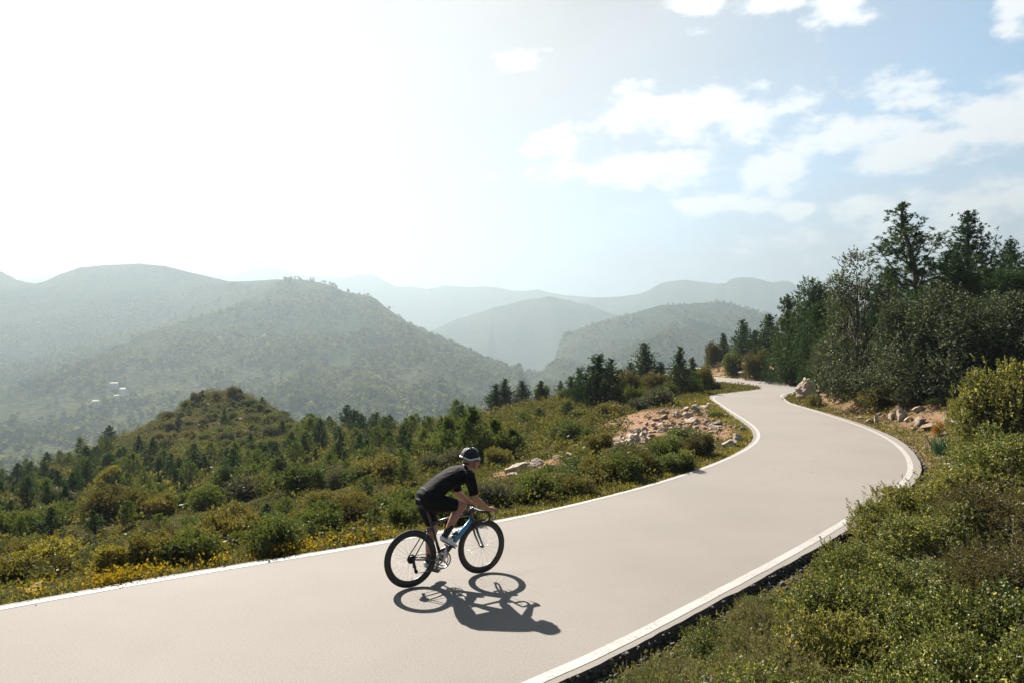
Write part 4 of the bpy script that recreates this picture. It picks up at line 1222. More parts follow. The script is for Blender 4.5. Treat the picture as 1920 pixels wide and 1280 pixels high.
for px, b, t, d, hw, kd, lb in [
        (1062, 765, 728, 52, 20, 'shrub_green', 'green shrub in the gap between the tiny slim pine and the crest pair'),
        (1086, 770, 722, 45, 22, 'oak_dark', 'dark leafy shrub pressed against the crest pair on its valley side'),
        (1140, 770, 712, 44.5, 24, 'oak_dark', 'dark leafy shrub filling the foot of the slimmer crest pine'),
        (1182, 765, 706, 46, 24, 'oak_dark', 'dark leafy shrub under the fat pine on its valley side'),
        (1222, 760, 700, 49, 26, 'shrub_green', 'tall green shrub right below the guard rail'),
        (1258, 752, 704, 48, 20, 'oak_dark', 'dark leafy shrub at the valley side of the solitary pine'),
        (1296, 748, 694, 49, 22, 'oak_dark', 'dark leafy shrub at the road side of the solitary pine'),
        (1326, 742, 698, 51, 14, 'shrub_olive', 'narrow olive shrub where the far road disappears')]:
    plant_px(kd, 'shrub', px, b, t, d=d, hw=hw, label=lb, **SHRUB)
plant_px('oak_dark', 'oak_tree', 424, 942, 872, hw=36, label='dark spreading oak, blackest crown in the middle of the scrub slope')
plant_px('shrub_grey', 'shrub', 562, 908, 868, hw=24, label='pale grey domed shrub with light tips on the scrub slope', **SHRUB)
plant_px('oak_dark', 'oak_tree', 205, 895, 848, hw=20, label='dark round oak on the slope falling from the knoll to the valley')
plant_px('shrub_yellow', 'shrub', 208, 915, 872, hw=22, label='yellow-tinted domed shrub among dark pines below the knoll', **SHRUB)
plant_px('shrub_olive', 'shrub', 660, 965, 918, hw=36, label='broad brown-olive shrub upslope of the cyclist back wheel', **SHRUB)

# ---- scattered shrubs: the largest in the picture as single plants, the rest as one mass of scrub
rng = np.random.default_rng(99)
cand = []
tries = 0
N0 = 150000
sx = rng.uniform(-95, 32, N0); sy = rng.uniform(4, 126, N0)
ok = (np.abs(sx) < sy * .78 + 2)
sx, sy = sx[ok], sy[ok]
dedge = dist_poly(sx, sy, ROAD[::2]); ins = inside_poly(sx, sy, ROAD)
dl_ = dist_poly(sx, sy, LEFT_LINE, False); dr_ = dist_poly(sx, sy, RIGHT_LINE, False)
left = dl_ < dr_
sz_ = ground_z(sx, sy)
pxs, pys = to_px(sx, sy, sz_)
okk = (~ins) & (pxs > -60) & (pxs < 1990) & (pys > 560) & (pys < 1340)
keep_right = (~left) & (sy > 16)
okk &= (left | keep_right)
size = rng.lognormal(-.62, .38, len(sx)); size = np.clip(size, .22, 1.25)
size = np.where(sy < 24, np.minimum(size * .60, .48), np.minimum(size, .95))
okk &= dedge > size * .8 + np.where(left & (sy < 26), .04, .22)
size = np.where(left & (pxs > 940), np.minimum(size, .5), size)
size = np.where((pxs > 330) & (pxs < 560) & (sy > 80), np.maximum(size, .55), size)
okk &= ~((pxs > 1170) & (pxs < 1400) & (pys > 738) & (pys < 850) & ((size > .38) | (rng.random(len(sx)) < .85)))
okk &= ~((pxs > 1310) & (pxs < 1445) & (pys > 700) & (pys < 745) & left)     # bare rock slope
okk &= ~((pxs > 1500) & (pys > 740) & (left == False) & (rng.random(len(sx)) < .75))
okk &= ~((pxs > 940) & (pxs < 1075) & (pys > 845) & (pys < 905))
den = fbm(sx / 7, sy / 7, 61, 3)
okk &= rng.random(len(sx)) < np.where(left & ((pxs > 900) & (sy < 60) | (sy < 26) | (pxs > 330) & (pxs < 560) & (sy > 80)), 1.0, np.clip(.75 + den * 1.6, .2, 1))
ii = np.nonzero(okk)[0]
rng.shuffle(ii)
cellsz = 1.0; grid = {}
chosen = []
for i in ii:
    x, y, r = sx[i], sy[i], size[i]
    if len(chosen) > 6500: break
    gx_, gy_ = int(x // cellsz), int(y // cellsz)
    bad = False
    for a in (-2, -1, 0, 1, 2):
        for b in (-2, -1, 0, 1, 2):
            for (X, Y, R_) in grid.get((gx_ + a, gy_ + b), ()):
                if (x - X) ** 2 + (y - Y) ** 2 < (.50 * (r + R_)) ** 2: bad = True; break
            if bad: break
        if bad: break
    if bad: continue
    grid.setdefault((gx_, gy_), []).append((x, y, r)); chosen.append(i)
chosen = np.array(chosen)
# line of sight: which of them can be seen past the ground
def seen(x, y, z):
    t = np.linspace(.1, .985, 60)[:, None]
    return ((CAM_H + (z - CAM_H) * t) > ground_z((x * t).ravel(), (y * t).ravel()).reshape(t.shape[0], -1)).all(0)
vis = seen(sx[chosen], sy[chosen], sz_[chosen] + size[chosen] * .9)
show = np.where(vis, size[chosen] / sy[chosen], 0)
order = np.argsort(-show)
big = chosen[order[:138]]; rest = chosen[order[138:]]
rest = rest[(sy[rest] < 50) | seen(sx[rest], sy[rest], sz_[rest] + size[rest] + .9)]        # what lies out of sight beyond the crest is left out
tone = fbm(sx / 14, sy / 14, 71, 3)
colours = ['green', 'olive', 'brown', 'grey']
words_ = {'green': 'green', 'olive': 'olive', 'brown': 'brownish', 'grey': 'grey-green'}
for q, i in enumerate(big):
    u = rng.random() + tone[i] * .9
    cname = 'green' if u < .56 else ('olive' if u < .80 else ('brown' if u < .88 else 'grey'))
    zw = zone(pxs[i], pys[i]) if left[i] else ('on the red earth bank by the far road' if pxs[i] < 1500 else 'under the oaks above the roadside stones')
    sw = 'large' if size[i] > .75 else ('low' if size[i] < .45 else 'medium')
    plant('shrub_' + cname, 'shrub', float(sx[i]), float(sy[i]), float(size[i] * rng.uniform(.95, 1.35)), radius=float(size[i]), seed=q,
          label=tell(f'{sw} {words_[cname]} shrub', pxs[i], pys[i]), group=f'scrub bushes {zw}', **SHRUB)


def build_scrub():
    """all remaining small scrub as one joined mass of leaf tufts"""
    rng = np.random.default_rng(12)
    Vs, Ts = [], []
    x = sx[rest]; y = sy[rest]; z = sz_[rest]; r = size[rest]; t_ = rng.random(len(rest))
    n = 40
    N = len(rest)
    th = rng.uniform(0, 2 * np.pi, (N, n)); ph = np.arccos(rng.uniform(0, 1, (N, n))); rr = rng.uniform(.55, 1.05, (N, n))
    d = np.stack([np.cos(th) * np.sin(ph), np.sin(th) * np.sin(ph), np.cos(ph)], -1)
    ctr = d * (rr * r[:, None])[..., None] * np.array([1, 1, 1.05]) + np.stack([x, y, z], -1)[:, None, :]
    ax = unit(d * .6 + np.array([0, 0, .4]) + rng.normal(size=d.shape) * .6)
    s = (r[:, None] * rng.uniform(.10, .185, (N, n)))
    V = quads(ctr, ax, perp(ax, rng), s, s * .55)
    tint = np.repeat(t_, n * 4)
    # cushions of low scrub crowding the valley edge of the road
    bx = rng.uniform(-14, 12, 9000); by = rng.uniform(5, 52, 9000); br = rng.uniform(.13, .36, 9000) * np.where(by > 24, 1.4, 1)
    db = dist_poly(bx, by, ROAD[::2]); kb = (db > br + .06) & (db < np.where(by < 26, 13, 20)) & ~inside_poly(bx, by, ROAD) & (dist_poly(bx, by, LEFT_LINE, False) < dist_poly(bx, by, RIGHT_LINE, False)) & (np.abs(bx) < by * .78 + 1)
    bpx, bpy = to_px(bx, by, 0 * bx); kb &= ~((bpx > 1165) & (bpx < 1400) & (bpy > 738) & (bpy < 850)) & ~((bpx > 1300) & (bpx < 1445))
    bx, by, br = bx[kb][:1500], by[kb][:1500], br[kb][:1500]; NB, nb = len(bx), 80
    th = rng.uniform(0, 2 * np.pi, (NB, nb)); ph = np.arccos(rng.uniform(0, 1, (NB, nb))); rr = rng.uniform(.6, 1.05, (NB, nb))
    db_ = np.stack([np.cos(th) * np.sin(ph), np.sin(th) * np.sin(ph), np.cos(ph) * .9], -1)
    cb_ = db_ * (rr * br[:, None])[..., None] + np.stack([bx, by, ground_z(bx, by)], -1)[:, None, :]
    ab_ = unit(db_ * .5 + np.array([0, 0, .3]) + rng.normal(size=db_.shape) * .7); sb_ = rng.uniform(.018, .036, (NB, nb)) * np.where(by > 24, 1.5, 1)[:, None]
    V = np.concatenate([V, quads(cb_, ab_, perp(ab_, rng), sb_, sb_ * .6)]); tint = np.concatenate([tint, np.repeat(rng.random(NB), nb * 4)])
    # fine ground scrub between the shrubs
    k = 34000
    gx = rng.uniform(-85, 24, k * 3); gy = rng.uniform(8, 122, k * 3)
    keep = (np.abs(gx) < gy * .76) & (~inside_poly(gx, gy, ROAD[::2])); gx, gy = gx[keep], gy[keep]
    de = dist_poly(gx, gy, ROAD[::3]); kl = dist_poly(gx, gy, LEFT_LINE, False) < dist_poly(gx, gy, RIGHT_LINE, False)
    gzv = ground_z(gx, gy); ppx, ppy = to_px(gx, gy, gzv)
    wgt = (de > .5) & kl & ~((ppx > 1180) & (ppx < 1400) & (ppy > 745) & (ppy < 845) & (rng.random(len(gx)) < .8))
    gx, gy, gzv = gx[wgt][:k], gy[wgt][:k], gzv[wgt][:k]
    sv = (gy < 50) | seen(gx, gy, gzv + .7); gx, gy, gzv = gx[sv], gy[sv], gzv[sv]
    vx = rng.uniform(-12, 26, 60000); vy = rng.uniform(4, 60, 60000)
    dv = dist_poly(vx, vy, ROAD[::2]); kv = (dv > .12) & (dv < np.where(dist_poly(vx, vy, RIGHT_LINE, False) < dist_poly(vx, vy, LEFT_LINE, False), 1.0, 3.2)) & ~inside_poly(vx, vy, ROAD) & (np.abs(vx) < vy * .8 + 1)
    pvx, pvy = to_px(vx, vy, 0 * vx); kv &= ~((pvx > 1180) & (pvx < 1400) & (pvy > 745) & (pvy < 850) & (rng.random(len(vx)) < .8))
    vx, vy = vx[kv][:13000], vy[kv][:13000]
    gx = np.r_[gx, vx]; gy = np.r_[gy, vy]; gzv = np.r_[gzv, ground_z(vx, vy)]
    m = 8; N2 = len(gx)
    sc = np.clip(gy / 55, .38, 1.1)
    off = rng.normal(size=(N2, m, 3)) * np.array([.16, .16, .06]) * sc[:, None, None] * 1.3
    c2 = np.stack([gx, gy, gzv + .10 * sc], -1)[:, None, :] + off
    ax2 = unit(rng.normal(size=(N2, m, 3)) * .6 + np.array([0, 0, .9]))
    s2 = rng.uniform(.036, .088, (N2, m)) * sc[:, None]
    V2 = quads(c2, ax2, perp(ax2, rng), s2, s2 * .5)
    V = np.concatenate([V, V2]); tint = np.concatenate([tint, np.repeat(rng.random(N2), m * 4)])
    me = mesh_np('scrub', V, np.arange(len(V)).reshape(-1, 4), M['scrub'], False, {'tint': tint})
    return tag(link('scrub', me), kind='stuff', cat='scrub', label='low mixed scrub carpeting the hillside between road and knoll')


scrub = build_scrub()
# ------------------------------------------------------------------ shrubs on the near right-hand bank
front = [  # column, top row, distance, half width, kind, label
    (1892, 672, 15.0, 84, 'front_olive', 'tall sunlit yellow-green shrub at the picture edge below the dark oaks'),
    (1846, 722, 15.5, 58, 'front_olive', 'sunlit shrub stepping down left of the tall yellow-green one at the picture edge'),
    (1872, 792, 13.0, 74, 'front_green', 'rounded green shrub in front of the tall sunlit one, right of the long stone'),
    (1824, 830, 17.0, 40, 'front_olive', 'small olive shrub behind the long pale stone'),
    (1905, 818, 10.2, 110, 'front_green', 'broad sunlit shrub at the picture edge, upper part of the near bank'),
    (1806, 874, 10.4, 96, 'front_olive', 'twiggy olive shrub just in front of the long pale stone'),
    (1722, 902, 10.8, 80, 'front_olive', 'low olive shrub right beside the outer curve of the white line'),
    (1652, 936, 10.2, 56, 'front_olive', 'straggly shrub that hangs over the white line'),
    (1884, 902, 8.2, 110, 'front_brown', 'half-dry brown shrub with bare twigs on the near bank'),
    (1772, 940, 8.2, 104, 'front_green', 'green shrub left of the half-dry brown one'),
    (1672, 975, 8.3, 92, 'front_green', 'dark-shaded green shrub below the straggly one over the line'),
    (1588, 1012, 8.3, 72, 'front_green', 'leafy shrub pressed against the asphalt edge, middle of the bank'),
    (1902, 1000, 6.6, 126, 'front_brown', 'reddish-brown dry shrub at the picture edge below the half-dry one'),
    (1782, 1012, 6.7, 116, 'front_green', 'dense mastic shrub in the middle of the near bank'),
    (1662, 1042, 6.7, 104, 'front_green', 'bright green shrub left of the dense mastic one'),
    (1560, 1066, 7.0, 86, 'front_green', 'rounded green shrub close to the gravel edge of the road'),
    (1492, 1092, 7.3, 56, 'front_olive', 'small olive shrub touching the gravel edge of the road'),
    (1900, 1092, 5.4, 150, 'front_green', 'big leafy shrub at the picture edge, lower part of the near bank'),
    (1768, 1100, 5.4, 130, 'front_green', 'leafy shrub with pale bare twigs between two big green ones'),
    (1640, 1112, 5.5, 116, 'front_green', 'large green shrub with deep shaded base on the lower bank'),
    (1532, 1132, 5.6, 100, 'front_olive', 'yellow-olive shrub on the edge of the big green thicket'),
    (1436, 1150, 5.8, 70, 'front_grey', 'soft grey-green heath tuft in front of the thicket'),
    (1370, 1168, 6.0, 48, 'front_green', 'small vivid green sprout shrub beside the dark ditch'),
    (1900, 1180, 4.5, 160, 'front_green', 'shrub filling the picture corner on the lower bank'),
    (1745, 1188, 4.5, 144, 'front_green', 'shrub left of the corner one with long twig across it'),
    (1596, 1192, 4.6, 130, 'front_green', 'twiggy green shrub along the lower picture edge'),
    (1462, 1206, 4.8, 96, 'front_grey', 'grey-green feathery heath at the lower picture edge'),
    (1362, 1214, 5.0, 74, 'front_grey', 'brown-tipped heath tuft above the scrap of litter'),
    (1290, 1222, 5.2, 58, 'front_grey', 'low heath tuft beside the dark gravel ditch'),
    (1850, 1262, 3.8, 150, 'front_green', 'lowest leafy shrub cut off by the bottom picture edge'),
    (1660, 1262, 3.9, 140, 'front_green', 'lowest broad shrub cut off by the bottom picture edge'),
    (1500, 1258, 4.1, 100, 'front_green', 'low bright green shrub at the bottom edge right of the litter'),
    (1230, 1256, 4.6, 60, 'front_grey', 'faded heath tuft at the bottom edge near the white line'),
    (1196, 1238, 5.1, 52, 'front_grey', 'dark heath cushion nearest the bottom end of the gravel edge'),
    (1258, 1198, 5.9, 50, 'front_grey', 'heath cushion on the gravel edge above the nearest one'),
    (1330, 1158, 6.5, 48, 'front_green', 'small dark green cushion shrub halfway along the gravel edge'),
    (1404, 1116, 7.1, 46, 'front_grey', 'heath cushion on the gravel edge below the small olive shrub'),
    (1446, 1092, 7.6, 44, 'front_green', 'dark green cushion shrub squeezed between gravel edge and small olive shrub'),
    (1400, 1262, 4.2, 66, 'front_green', 'leafy sprig shrub right next to the scrap of litter'),
]
for i, (px, top, d, hw, kd, lb) in enumerate(front):
    x_, z_top = (px - 960) / F_PX * d, CAM_H - (top - YH) / F_PX * d
    h_ = max(.3, z_top - gz(x_, d)); r_ = max(hw * 1.05 / F_PX * d, h_ / (1.25 if d < 12 else 1.9))
    if i % 3 == 1 and d < 9: h_ *= .62
    plant(kd, 'shrub', x_, d, min(h_, r_ * (1.3 if d < 12 else 1.95)), radius=r_, seed=300 + i, label=lb, **SHRUB)

# ------------------------------------------------------------------ rocks
def rock_mat(name, a, b, red):
    m, k = new_mat(name)
    tc = k.new('ShaderNodeTexCoord'); geo = k.new('ShaderNodeNewGeometry'); pos = geo.outputs['Position']
    n1 = k.noise(pos, 1.6, 6, .65); n2 = k.noise(pos, 9, 6, .7); n3 = k.noise(pos, 40, 3, .7)
    c = k.mix(k.ramp(n1, .35, .65), a, b)
    c = k.mix(k.math('MULTIPLY', k.ramp(n2, .52, .72), .55), c, red)
    vo = k.new('ShaderNodeTexVoronoi', feature='DISTANCE_TO_EDGE', i_Vector=pos, i_Scale=2.6)
    cr = k.math('LESS_THAN', k.math('ADD', vo.outputs['Distance'], k.math('MULTIPLY', n2, .10)), .075)
    c = k.mix(k.math('MULTIPLY', cr, .55), c, (.10, .075, .06))
    v = k.math('ADD', .7, k.math('MULTIPLY', n3, .6)); vv = k.new('ShaderNodeCombineXYZ', i_0=v, i_1=v, i_2=v)
    c = k.mix(1, c, vv.outputs[0], 'MULTIPLY')
    b_ = k.new('ShaderNodeBsdfPrincipled', i_Base_Color=c); b_.inputs['Roughness'].default_value = .9; b_.inputs['Specular IOR Level'].default_value = .2
    bp = k.new('ShaderNodeBump', i_Height=k.math('ADD', n2, k.math('MULTIPLY', n3, .4))); bp.inputs['Strength'].default_value = .8; bp.inputs['Distance'].default_value = .05
    k.l.new(bp.outputs[0], b_.inputs['Normal'])
    finish(k, b_.outputs[0]); return m


M['rock'] = rock_mat('pale_limestone', (.25, .195, .150), (.34, .275, .215), (.23, .13, .08))
M['rock_red'] = rock_mat('rusty_limestone', (.21, .145, .10), (.28, .21, .165), (.20, .10, .058))
M['rock_dark'] = rock_mat('dark_limestone', (.14, .125, .11), (.20, .18, .16), (.13, .09, .065))  # darker, greyer stone colours


def rock_proto(name, seed, mat, sub=4, cuts=15, rough=.17):
    rng = np.random.default_rng(seed)
    bm = bmesh.new(); bmesh.ops.create_icosphere(bm, subdivisions=sub, radius=1)
    N = unit(rng.normal(size=(cuts, 3))); D = rng.uniform(.42, .80, cuts)
    off = rng.uniform(0, 50, 3)
    from mathutils import noise as mn
    for v in bm.verts:
        p = np.array(v.co)
        for n, d in zip(N, D):
            s = p @ n - d
            if s > 0: p = p - n * s * .93
        q = Vector(p * 1.7 + off)
        p = p * (1 + rough * mn.fractal(q, .8, 2.1, 4))
        v.co = Vector(p)
    me = bpy.data.meshes.new(name); bm.to_mesh(me); bm.free()
    me.materials.append(mat)
    return me


ROCKS = {'pale': [rock_proto('rock', 400 + i, M['rock']) for i in range(4)], 'red': [rock_proto('rock_red', 420 + i, M['rock_red']) for i in range(3)],
         'dark': [rock_proto('rock_dark', 440 + i, M['rock_dark']) for i in range(2)],
         'crag': [rock_proto('crag', 450 + i, M['rock'], 5, 16, .26) for i in range(3)]}
rr_ = random.Random(17)


def rock(px, py, d, w_, h_, label, kind='pale', tilt=0.25, group=None, name='rock', lift=.24, depth=1.0, yaw=None, v=None):
    """rock centred at px, py, w_ x h_ pixels"""
    p = at(px, py, d); W = w_ / F_PX * d; Hh = h_ / F_PX * d
    g = gz(p.x, p.y)
    me = ROCKS[kind][rr_.randrange(len(ROCKS[kind])) if v is None else v]
    o = link(name, me)
    o.scale = (W / 2 * 1.15, W / 2 * depth, Hh / 2 * 1.2)
    o.location = (p.x, p.y, g + Hh * lift)
    o.rotation_euler = (rr_.uniform(-tilt, tilt), rr_.uniform(-tilt, tilt), rr_.uniform(0, 6.28) if yaw is None else yaw)
    return tag(o, label, 'rock', group)


# outcrops
rock(1150, 820, 24, 52, 40, 'big pale craggy boulder at the valley end of the red rock slope', 'crag', .15, name='boulder', v=0)
rock(1185, 812, 24.5, 46, 26, 'broken pale boulder joined to the right side of the big craggy one', 'crag', .15, name='boulder', v=1)
rock(1140, 838, 22.5, 30, 20, 'low grey block at the foot of the big craggy boulder', 'pale')
rock(984, 866, 20.0, 64, 26, 'pale slab outcrop sloping through the scrub right of the cyclist', 'crag', .1, name='boulder', v=2)
rock(1005, 858, 20.5, 34, 22, 'upper end of the pale slab outcrop right of the cyclist', 'pale')
rock(962, 880, 19.0, 30, 14, 'lower flat piece of the pale slab outcrop right of the cyclist', 'pale')
rock(1047, 864, 20.5, 20, 9, 'first of two small white stones in the scrub past the slab outcrop', 'pale')
rock(1068, 862, 20.5, 18, 9, 'second of two small white stones in the scrub past the slab outcrop', 'pale')
rock(1304, 857, 18.6, 26, 12, 'flat pale stone lying on the verge inside the bend', 'pale')
rock(1368, 832, 20.2, 40, 16, 'long pale stone at the verge closest to the bend line', 'pale')
rock(1382, 822, 21.5, 26, 16, 'upright pale stone behind the long one at the bend', 'pale')
rock(1335, 840, 20.0, 22, 12, 'small pale stone between the flat one and the long one at the bend', 'pale')
rock(1392, 803, 24, 22, 14, 'grey stone at the end of the low edge wall of the bend', 'dark')
rock(1345, 798, 26, 18, 11, 'grey stone amid tufts on the slope above the bend', 'dark')
rock(1268, 769, 31, 14, 10, 'white rounded stone at the top of the red slope', 'pale')
rock(1285, 777, 30, 16, 13, 'pale stone under the white rounded one on the red slope', 'pale')
rock(1246, 783, 29.5, 17, 14, 'rust-stained stone in the middle of the red slope', 'red')
rock(1242, 812, 26, 20, 12, 'pale blocky stone low on the red slope', 'pale')
rock(1293, 788, 29, 20, 17, 'tilted pale slab on the red slope', 'pale', .6)
for i, (px, py, d, w_, h_, kd) in enumerate([(1210, 800, 27, 16, 10, 'red'), (1224, 792, 28, 14, 10, 'pale'), (1262, 795, 28, 14, 9, 'red'), (1275, 800, 27.5, 13, 8, 'pale'), (1230, 805, 27, 12, 8, 'red'), (1205, 815, 25.5, 18, 11, 'pale'), (1190, 826, 24, 16, 9, 'pale'),
                                             (1220, 822, 25, 15, 8, 'red'), (1258, 810, 26.5, 12, 8, 'pale'), (1300, 770, 31.5, 12, 8, 'red'), (1312, 782, 30, 13, 8, 'pale'), (1325, 772, 31.5, 12, 7, 'red'), (1270, 785, 29.5, 11, 8, 'pale'), (1172, 835, 22.8, 16, 10, 'red'),
                                             (1336, 785, 29.5, 11, 7, 'pale'), (1318, 765, 33, 12, 6, 'red'), (1250, 770, 31, 10, 7, 'red'), (1196, 806, 26.5, 14, 9, 'red'), (1212, 788, 28.5, 11, 8, 'pale')]):
    w2 = 'rusty' if kd == 'red' else 'pale'
    rock(px, py, d, w_, h_, tell(f'{w2} loose stone', px, py), kd, .5, group=f'{w2} loose stones on the red earth slope')
sl = np.random.default_rng(77)
for i in range(44):
    px, py = sl.uniform(1165, 1365), sl.uniform(758, 842)
    if abs((py - 800) + (px - 1265) * .32) > 34: continue
    p = hit(px, py, 15, 45); w_ = sl.uniform(12, 30)
    kd = ('pale', 'pale', 'red', 'crag')[sl.integers(4)]
    w2 = {'pale': 'pale angular', 'red': 'rusty angular', 'crag': 'jagged pale'}[kd]
    lb = tell(f'{"broad" if w_ > 22 else "small"} {w2} rock', px, py)
    rock(px, py, p.y, w_, w_ * sl.uniform(.45, .75), lb, kd, .5, group='rocks scattered over the red slope inside the bend', lift=.15)


def build_stones():
    rng = np.random.default_rng(6)
    base = bmesh.new(); bmesh.ops.create_icosphere(base, subdivisions=1, radius=1)
    bv = np.array([v.co for v in base.verts]); bf = np.array([[v.index for v in f.verts] for f in base.faces]); base.free()
    Vs, Fs, n0 = [], [], 0
    while len(Vs) < 420:
        px, py = rng.uniform(1150, 1390), rng.uniform(752, 848)
        if abs((py - 800) + (px - 1265) * .30) > 40: continue
        d = rng.uniform(20, 38); p = hit(px, py, 15, 45)
        r = rng.uniform(.025, .11) * (.6 + .4 * rng.random())
        v = bv * (r * rng.uniform(.5, 1.3, 3)) * (1 + rng.uniform(-.3, .3, (len(bv), 1))) + np.array([p.x, p.y, p.z + r * .3])
        Vs.append(v); Fs.append(bf + n0); n0 += len(bv)
    return tag(link('stones', mesh_np('stones', np.concatenate(Vs), np.concatenate(Fs), M['rock_red'])), kind='stuff', cat='stones', label='broken limestone rubble littering the red slope inside the bend')


stones = build_stones()
# right-hand side
rock(1515, 728, 37.5, 42, 40, 'pink-white craggy boulder forming the outcrop at the bend', 'crag', .12, name='boulder', v=1, lift=.35)
rock(1545, 732, 37.0, 36, 52, 'split craggy boulder in the middle of the bend outcrop under the tall shrub', 'crag', .12, name='boulder', v=0, lift=.35)
rock(1503, 742, 38, 18, 30, 'dark red-stained block at the road end of the bend outcrop', 'red', .15)
rock(1534, 755, 35.5, 14, 20, 'thin upright white stone at the foot of the bend outcrop', 'pale', .2)
rock(1572, 737, 35, 20, 34, 'grey slab standing at the shrub side of the bend outcrop', 'dark', .1)
rock(1560, 715, 38, 30, 24, 'upper grey block of the bend outcrop under the tall shrub', 'dark', .2)
for px, py, d, w_, h_, kd, lb in [
        (1629, 781, 26.5, 12, 12, 'pale', 'small leaning pale stone, first of the roadside row'), (1642, 783, 25.8, 9, 20, 'pale', 'narrow upright grey-white stone of the roadside row'),
        (1648, 766, 27.5, 8, 7, 'pale', 'tiny white stone above the narrow upright one'), (1671, 778, 25.8, 14, 22, 'red', 'leaning tan slab between the upright stone and paired stones'),
        (1690, 783, 25, 20, 24, 'pale', 'larger pale stone of the roadside pair'), (1702, 790, 24.5, 13, 13, 'pale', 'smaller pale stone of the roadside pair'),
        (1722, 777, 25.0, 20, 14, 'pale', 'white capped stone high in the roadside row'), (1724, 796, 23.5, 22, 22, 'red', 'orange-tan broken rock below the white capped stone'),
        (1712, 800, 23.2, 10, 9, 'pale', 'pebble-sized pale stone beneath the broken tan rock'), (1745, 806, 22.5, 30, 16, 'red', 'low rusty slab left of the orange plant'),
        (1784, 792, 21.8, 40, 18, 'pale', 'long slanting pale stone right of the orange plant'), (1800, 780, 22.0, 20, 14, 'dark', 'grey rock behind the slanting pale stone'),
        (1762, 846, 17.5, 20, 13, 'pale', 'white pointed stone by the spiky green plant'), (1778, 858, 16.8, 20, 8, 'pale', 'flat white stone lying before the spiky green plant'),
        (1797, 872, 15.6, 50, 16, 'pale', 'longest white stone lying in the grass beyond the outer curve'), (1838, 846, 16.8, 26, 12, 'pale', 'smooth pale stone half under the shrub at the end of the longest one'),
        (1792, 886, 15.0, 32, 14, 'dark', 'grey stone under the near end of the longest white stone'), (1612, 789, 28, 14, 6, 'pale', 'flat pale stone by the line at the start of the roadside row')]:
    rock(px, py, d, w_ * 1.15, h_ * 1.1, lb, kd, .22, yaw=rr_.uniform(-.4, .4))
rock(1395, 700, 67, 22, 13, 'dark grey boulder set into the red earth bank', 'dark', .2, lift=.3)
for i, (px, py, d) in enumerate([(1350, 690, 74.5), (1368, 695, 72), (1380, 698, 69), (1425, 700, 64.5), (1438, 703, 63), (1452, 705, 61.5), (1410, 703, 65)]):
    rock(px, py, d, 18, 10, tell('rusty embedded rock', px, py), 'red', .5, group='rusty rocks along the red earth bank', lift=.15)
for i, (px, py, d) in enumerate([(705, 972, 16), (690, 985, 14.5), (640, 990, 14), (60, 1110, 0), (75, 1098, 0), (420, 1030, 15.5), (275, 1020, 17.5), (300, 1028, 17)]):
    if d == 0: d = hit(px, py).y
    rock(px, py, d, 22, 10, tell('pale half-buried stone', px, py), 'pale', .4, group='pale stones half buried near the road edge')
for i in range(26):
    px, py = rr_.uniform(350, 540), rr_.uniform(742, 812)
    p = hit(px, py, 70, 120)
    rock(px, py, p.y, rr_.uniform(6, 13), rr_.uniform(4, 7), tell('tiny rusty stone' if i % 2 else 'tiny pale stone', px, py), 'red' if i % 2 else 'pale', .4, group='small stones on the eroded knoll')

# ------------------------------------------------------------------ small plants by the road
plant_px('shrub_yellow', 'shrub', 1762, 812, 788, d=21.2, hw=14, label='orange-yellow bushy plant among the roadside stones', **SHRUB)
for c in COL.objects:
    pass


def spiky(px, d, h, label):
    rng = np.random.default_rng(3); n = 170
    p = Vector(((px - 960) / F_PX * d, d, 0)); p.z = gz(p.x, p.y)
    base = rng.normal(size=(n, 3)) * np.array([.16, .15, 0.02])
    ax = unit(rng.normal(size=(n, 3)) * .38 + np.array([0, 0, 1]))
    L = h * rng.uniform(.35, .62, n)
    V = quads(base + ax * L[:, None], ax, perp(ax, rng), L, np.full(n, .016))
    o = link('spiky_plant', leaf_mesh('spiky_plant', V, M['agave'])); o.location = p
    return tag(o, label, 'plant')


spiky(1775, 17.8, .55, 'blue-green spiky grass clump beside the white pointed stone')

orange = [o for o in COL.objects if o.get('label', '').startswith('orange-yellow')]
if orange:
    f0 = [c for c in orange[0].children if c.name.startswith('foliage')][0]
    f0.data = f0.data.copy(); f0.data.materials.clear(); f0.data.materials.append(M['orange'])


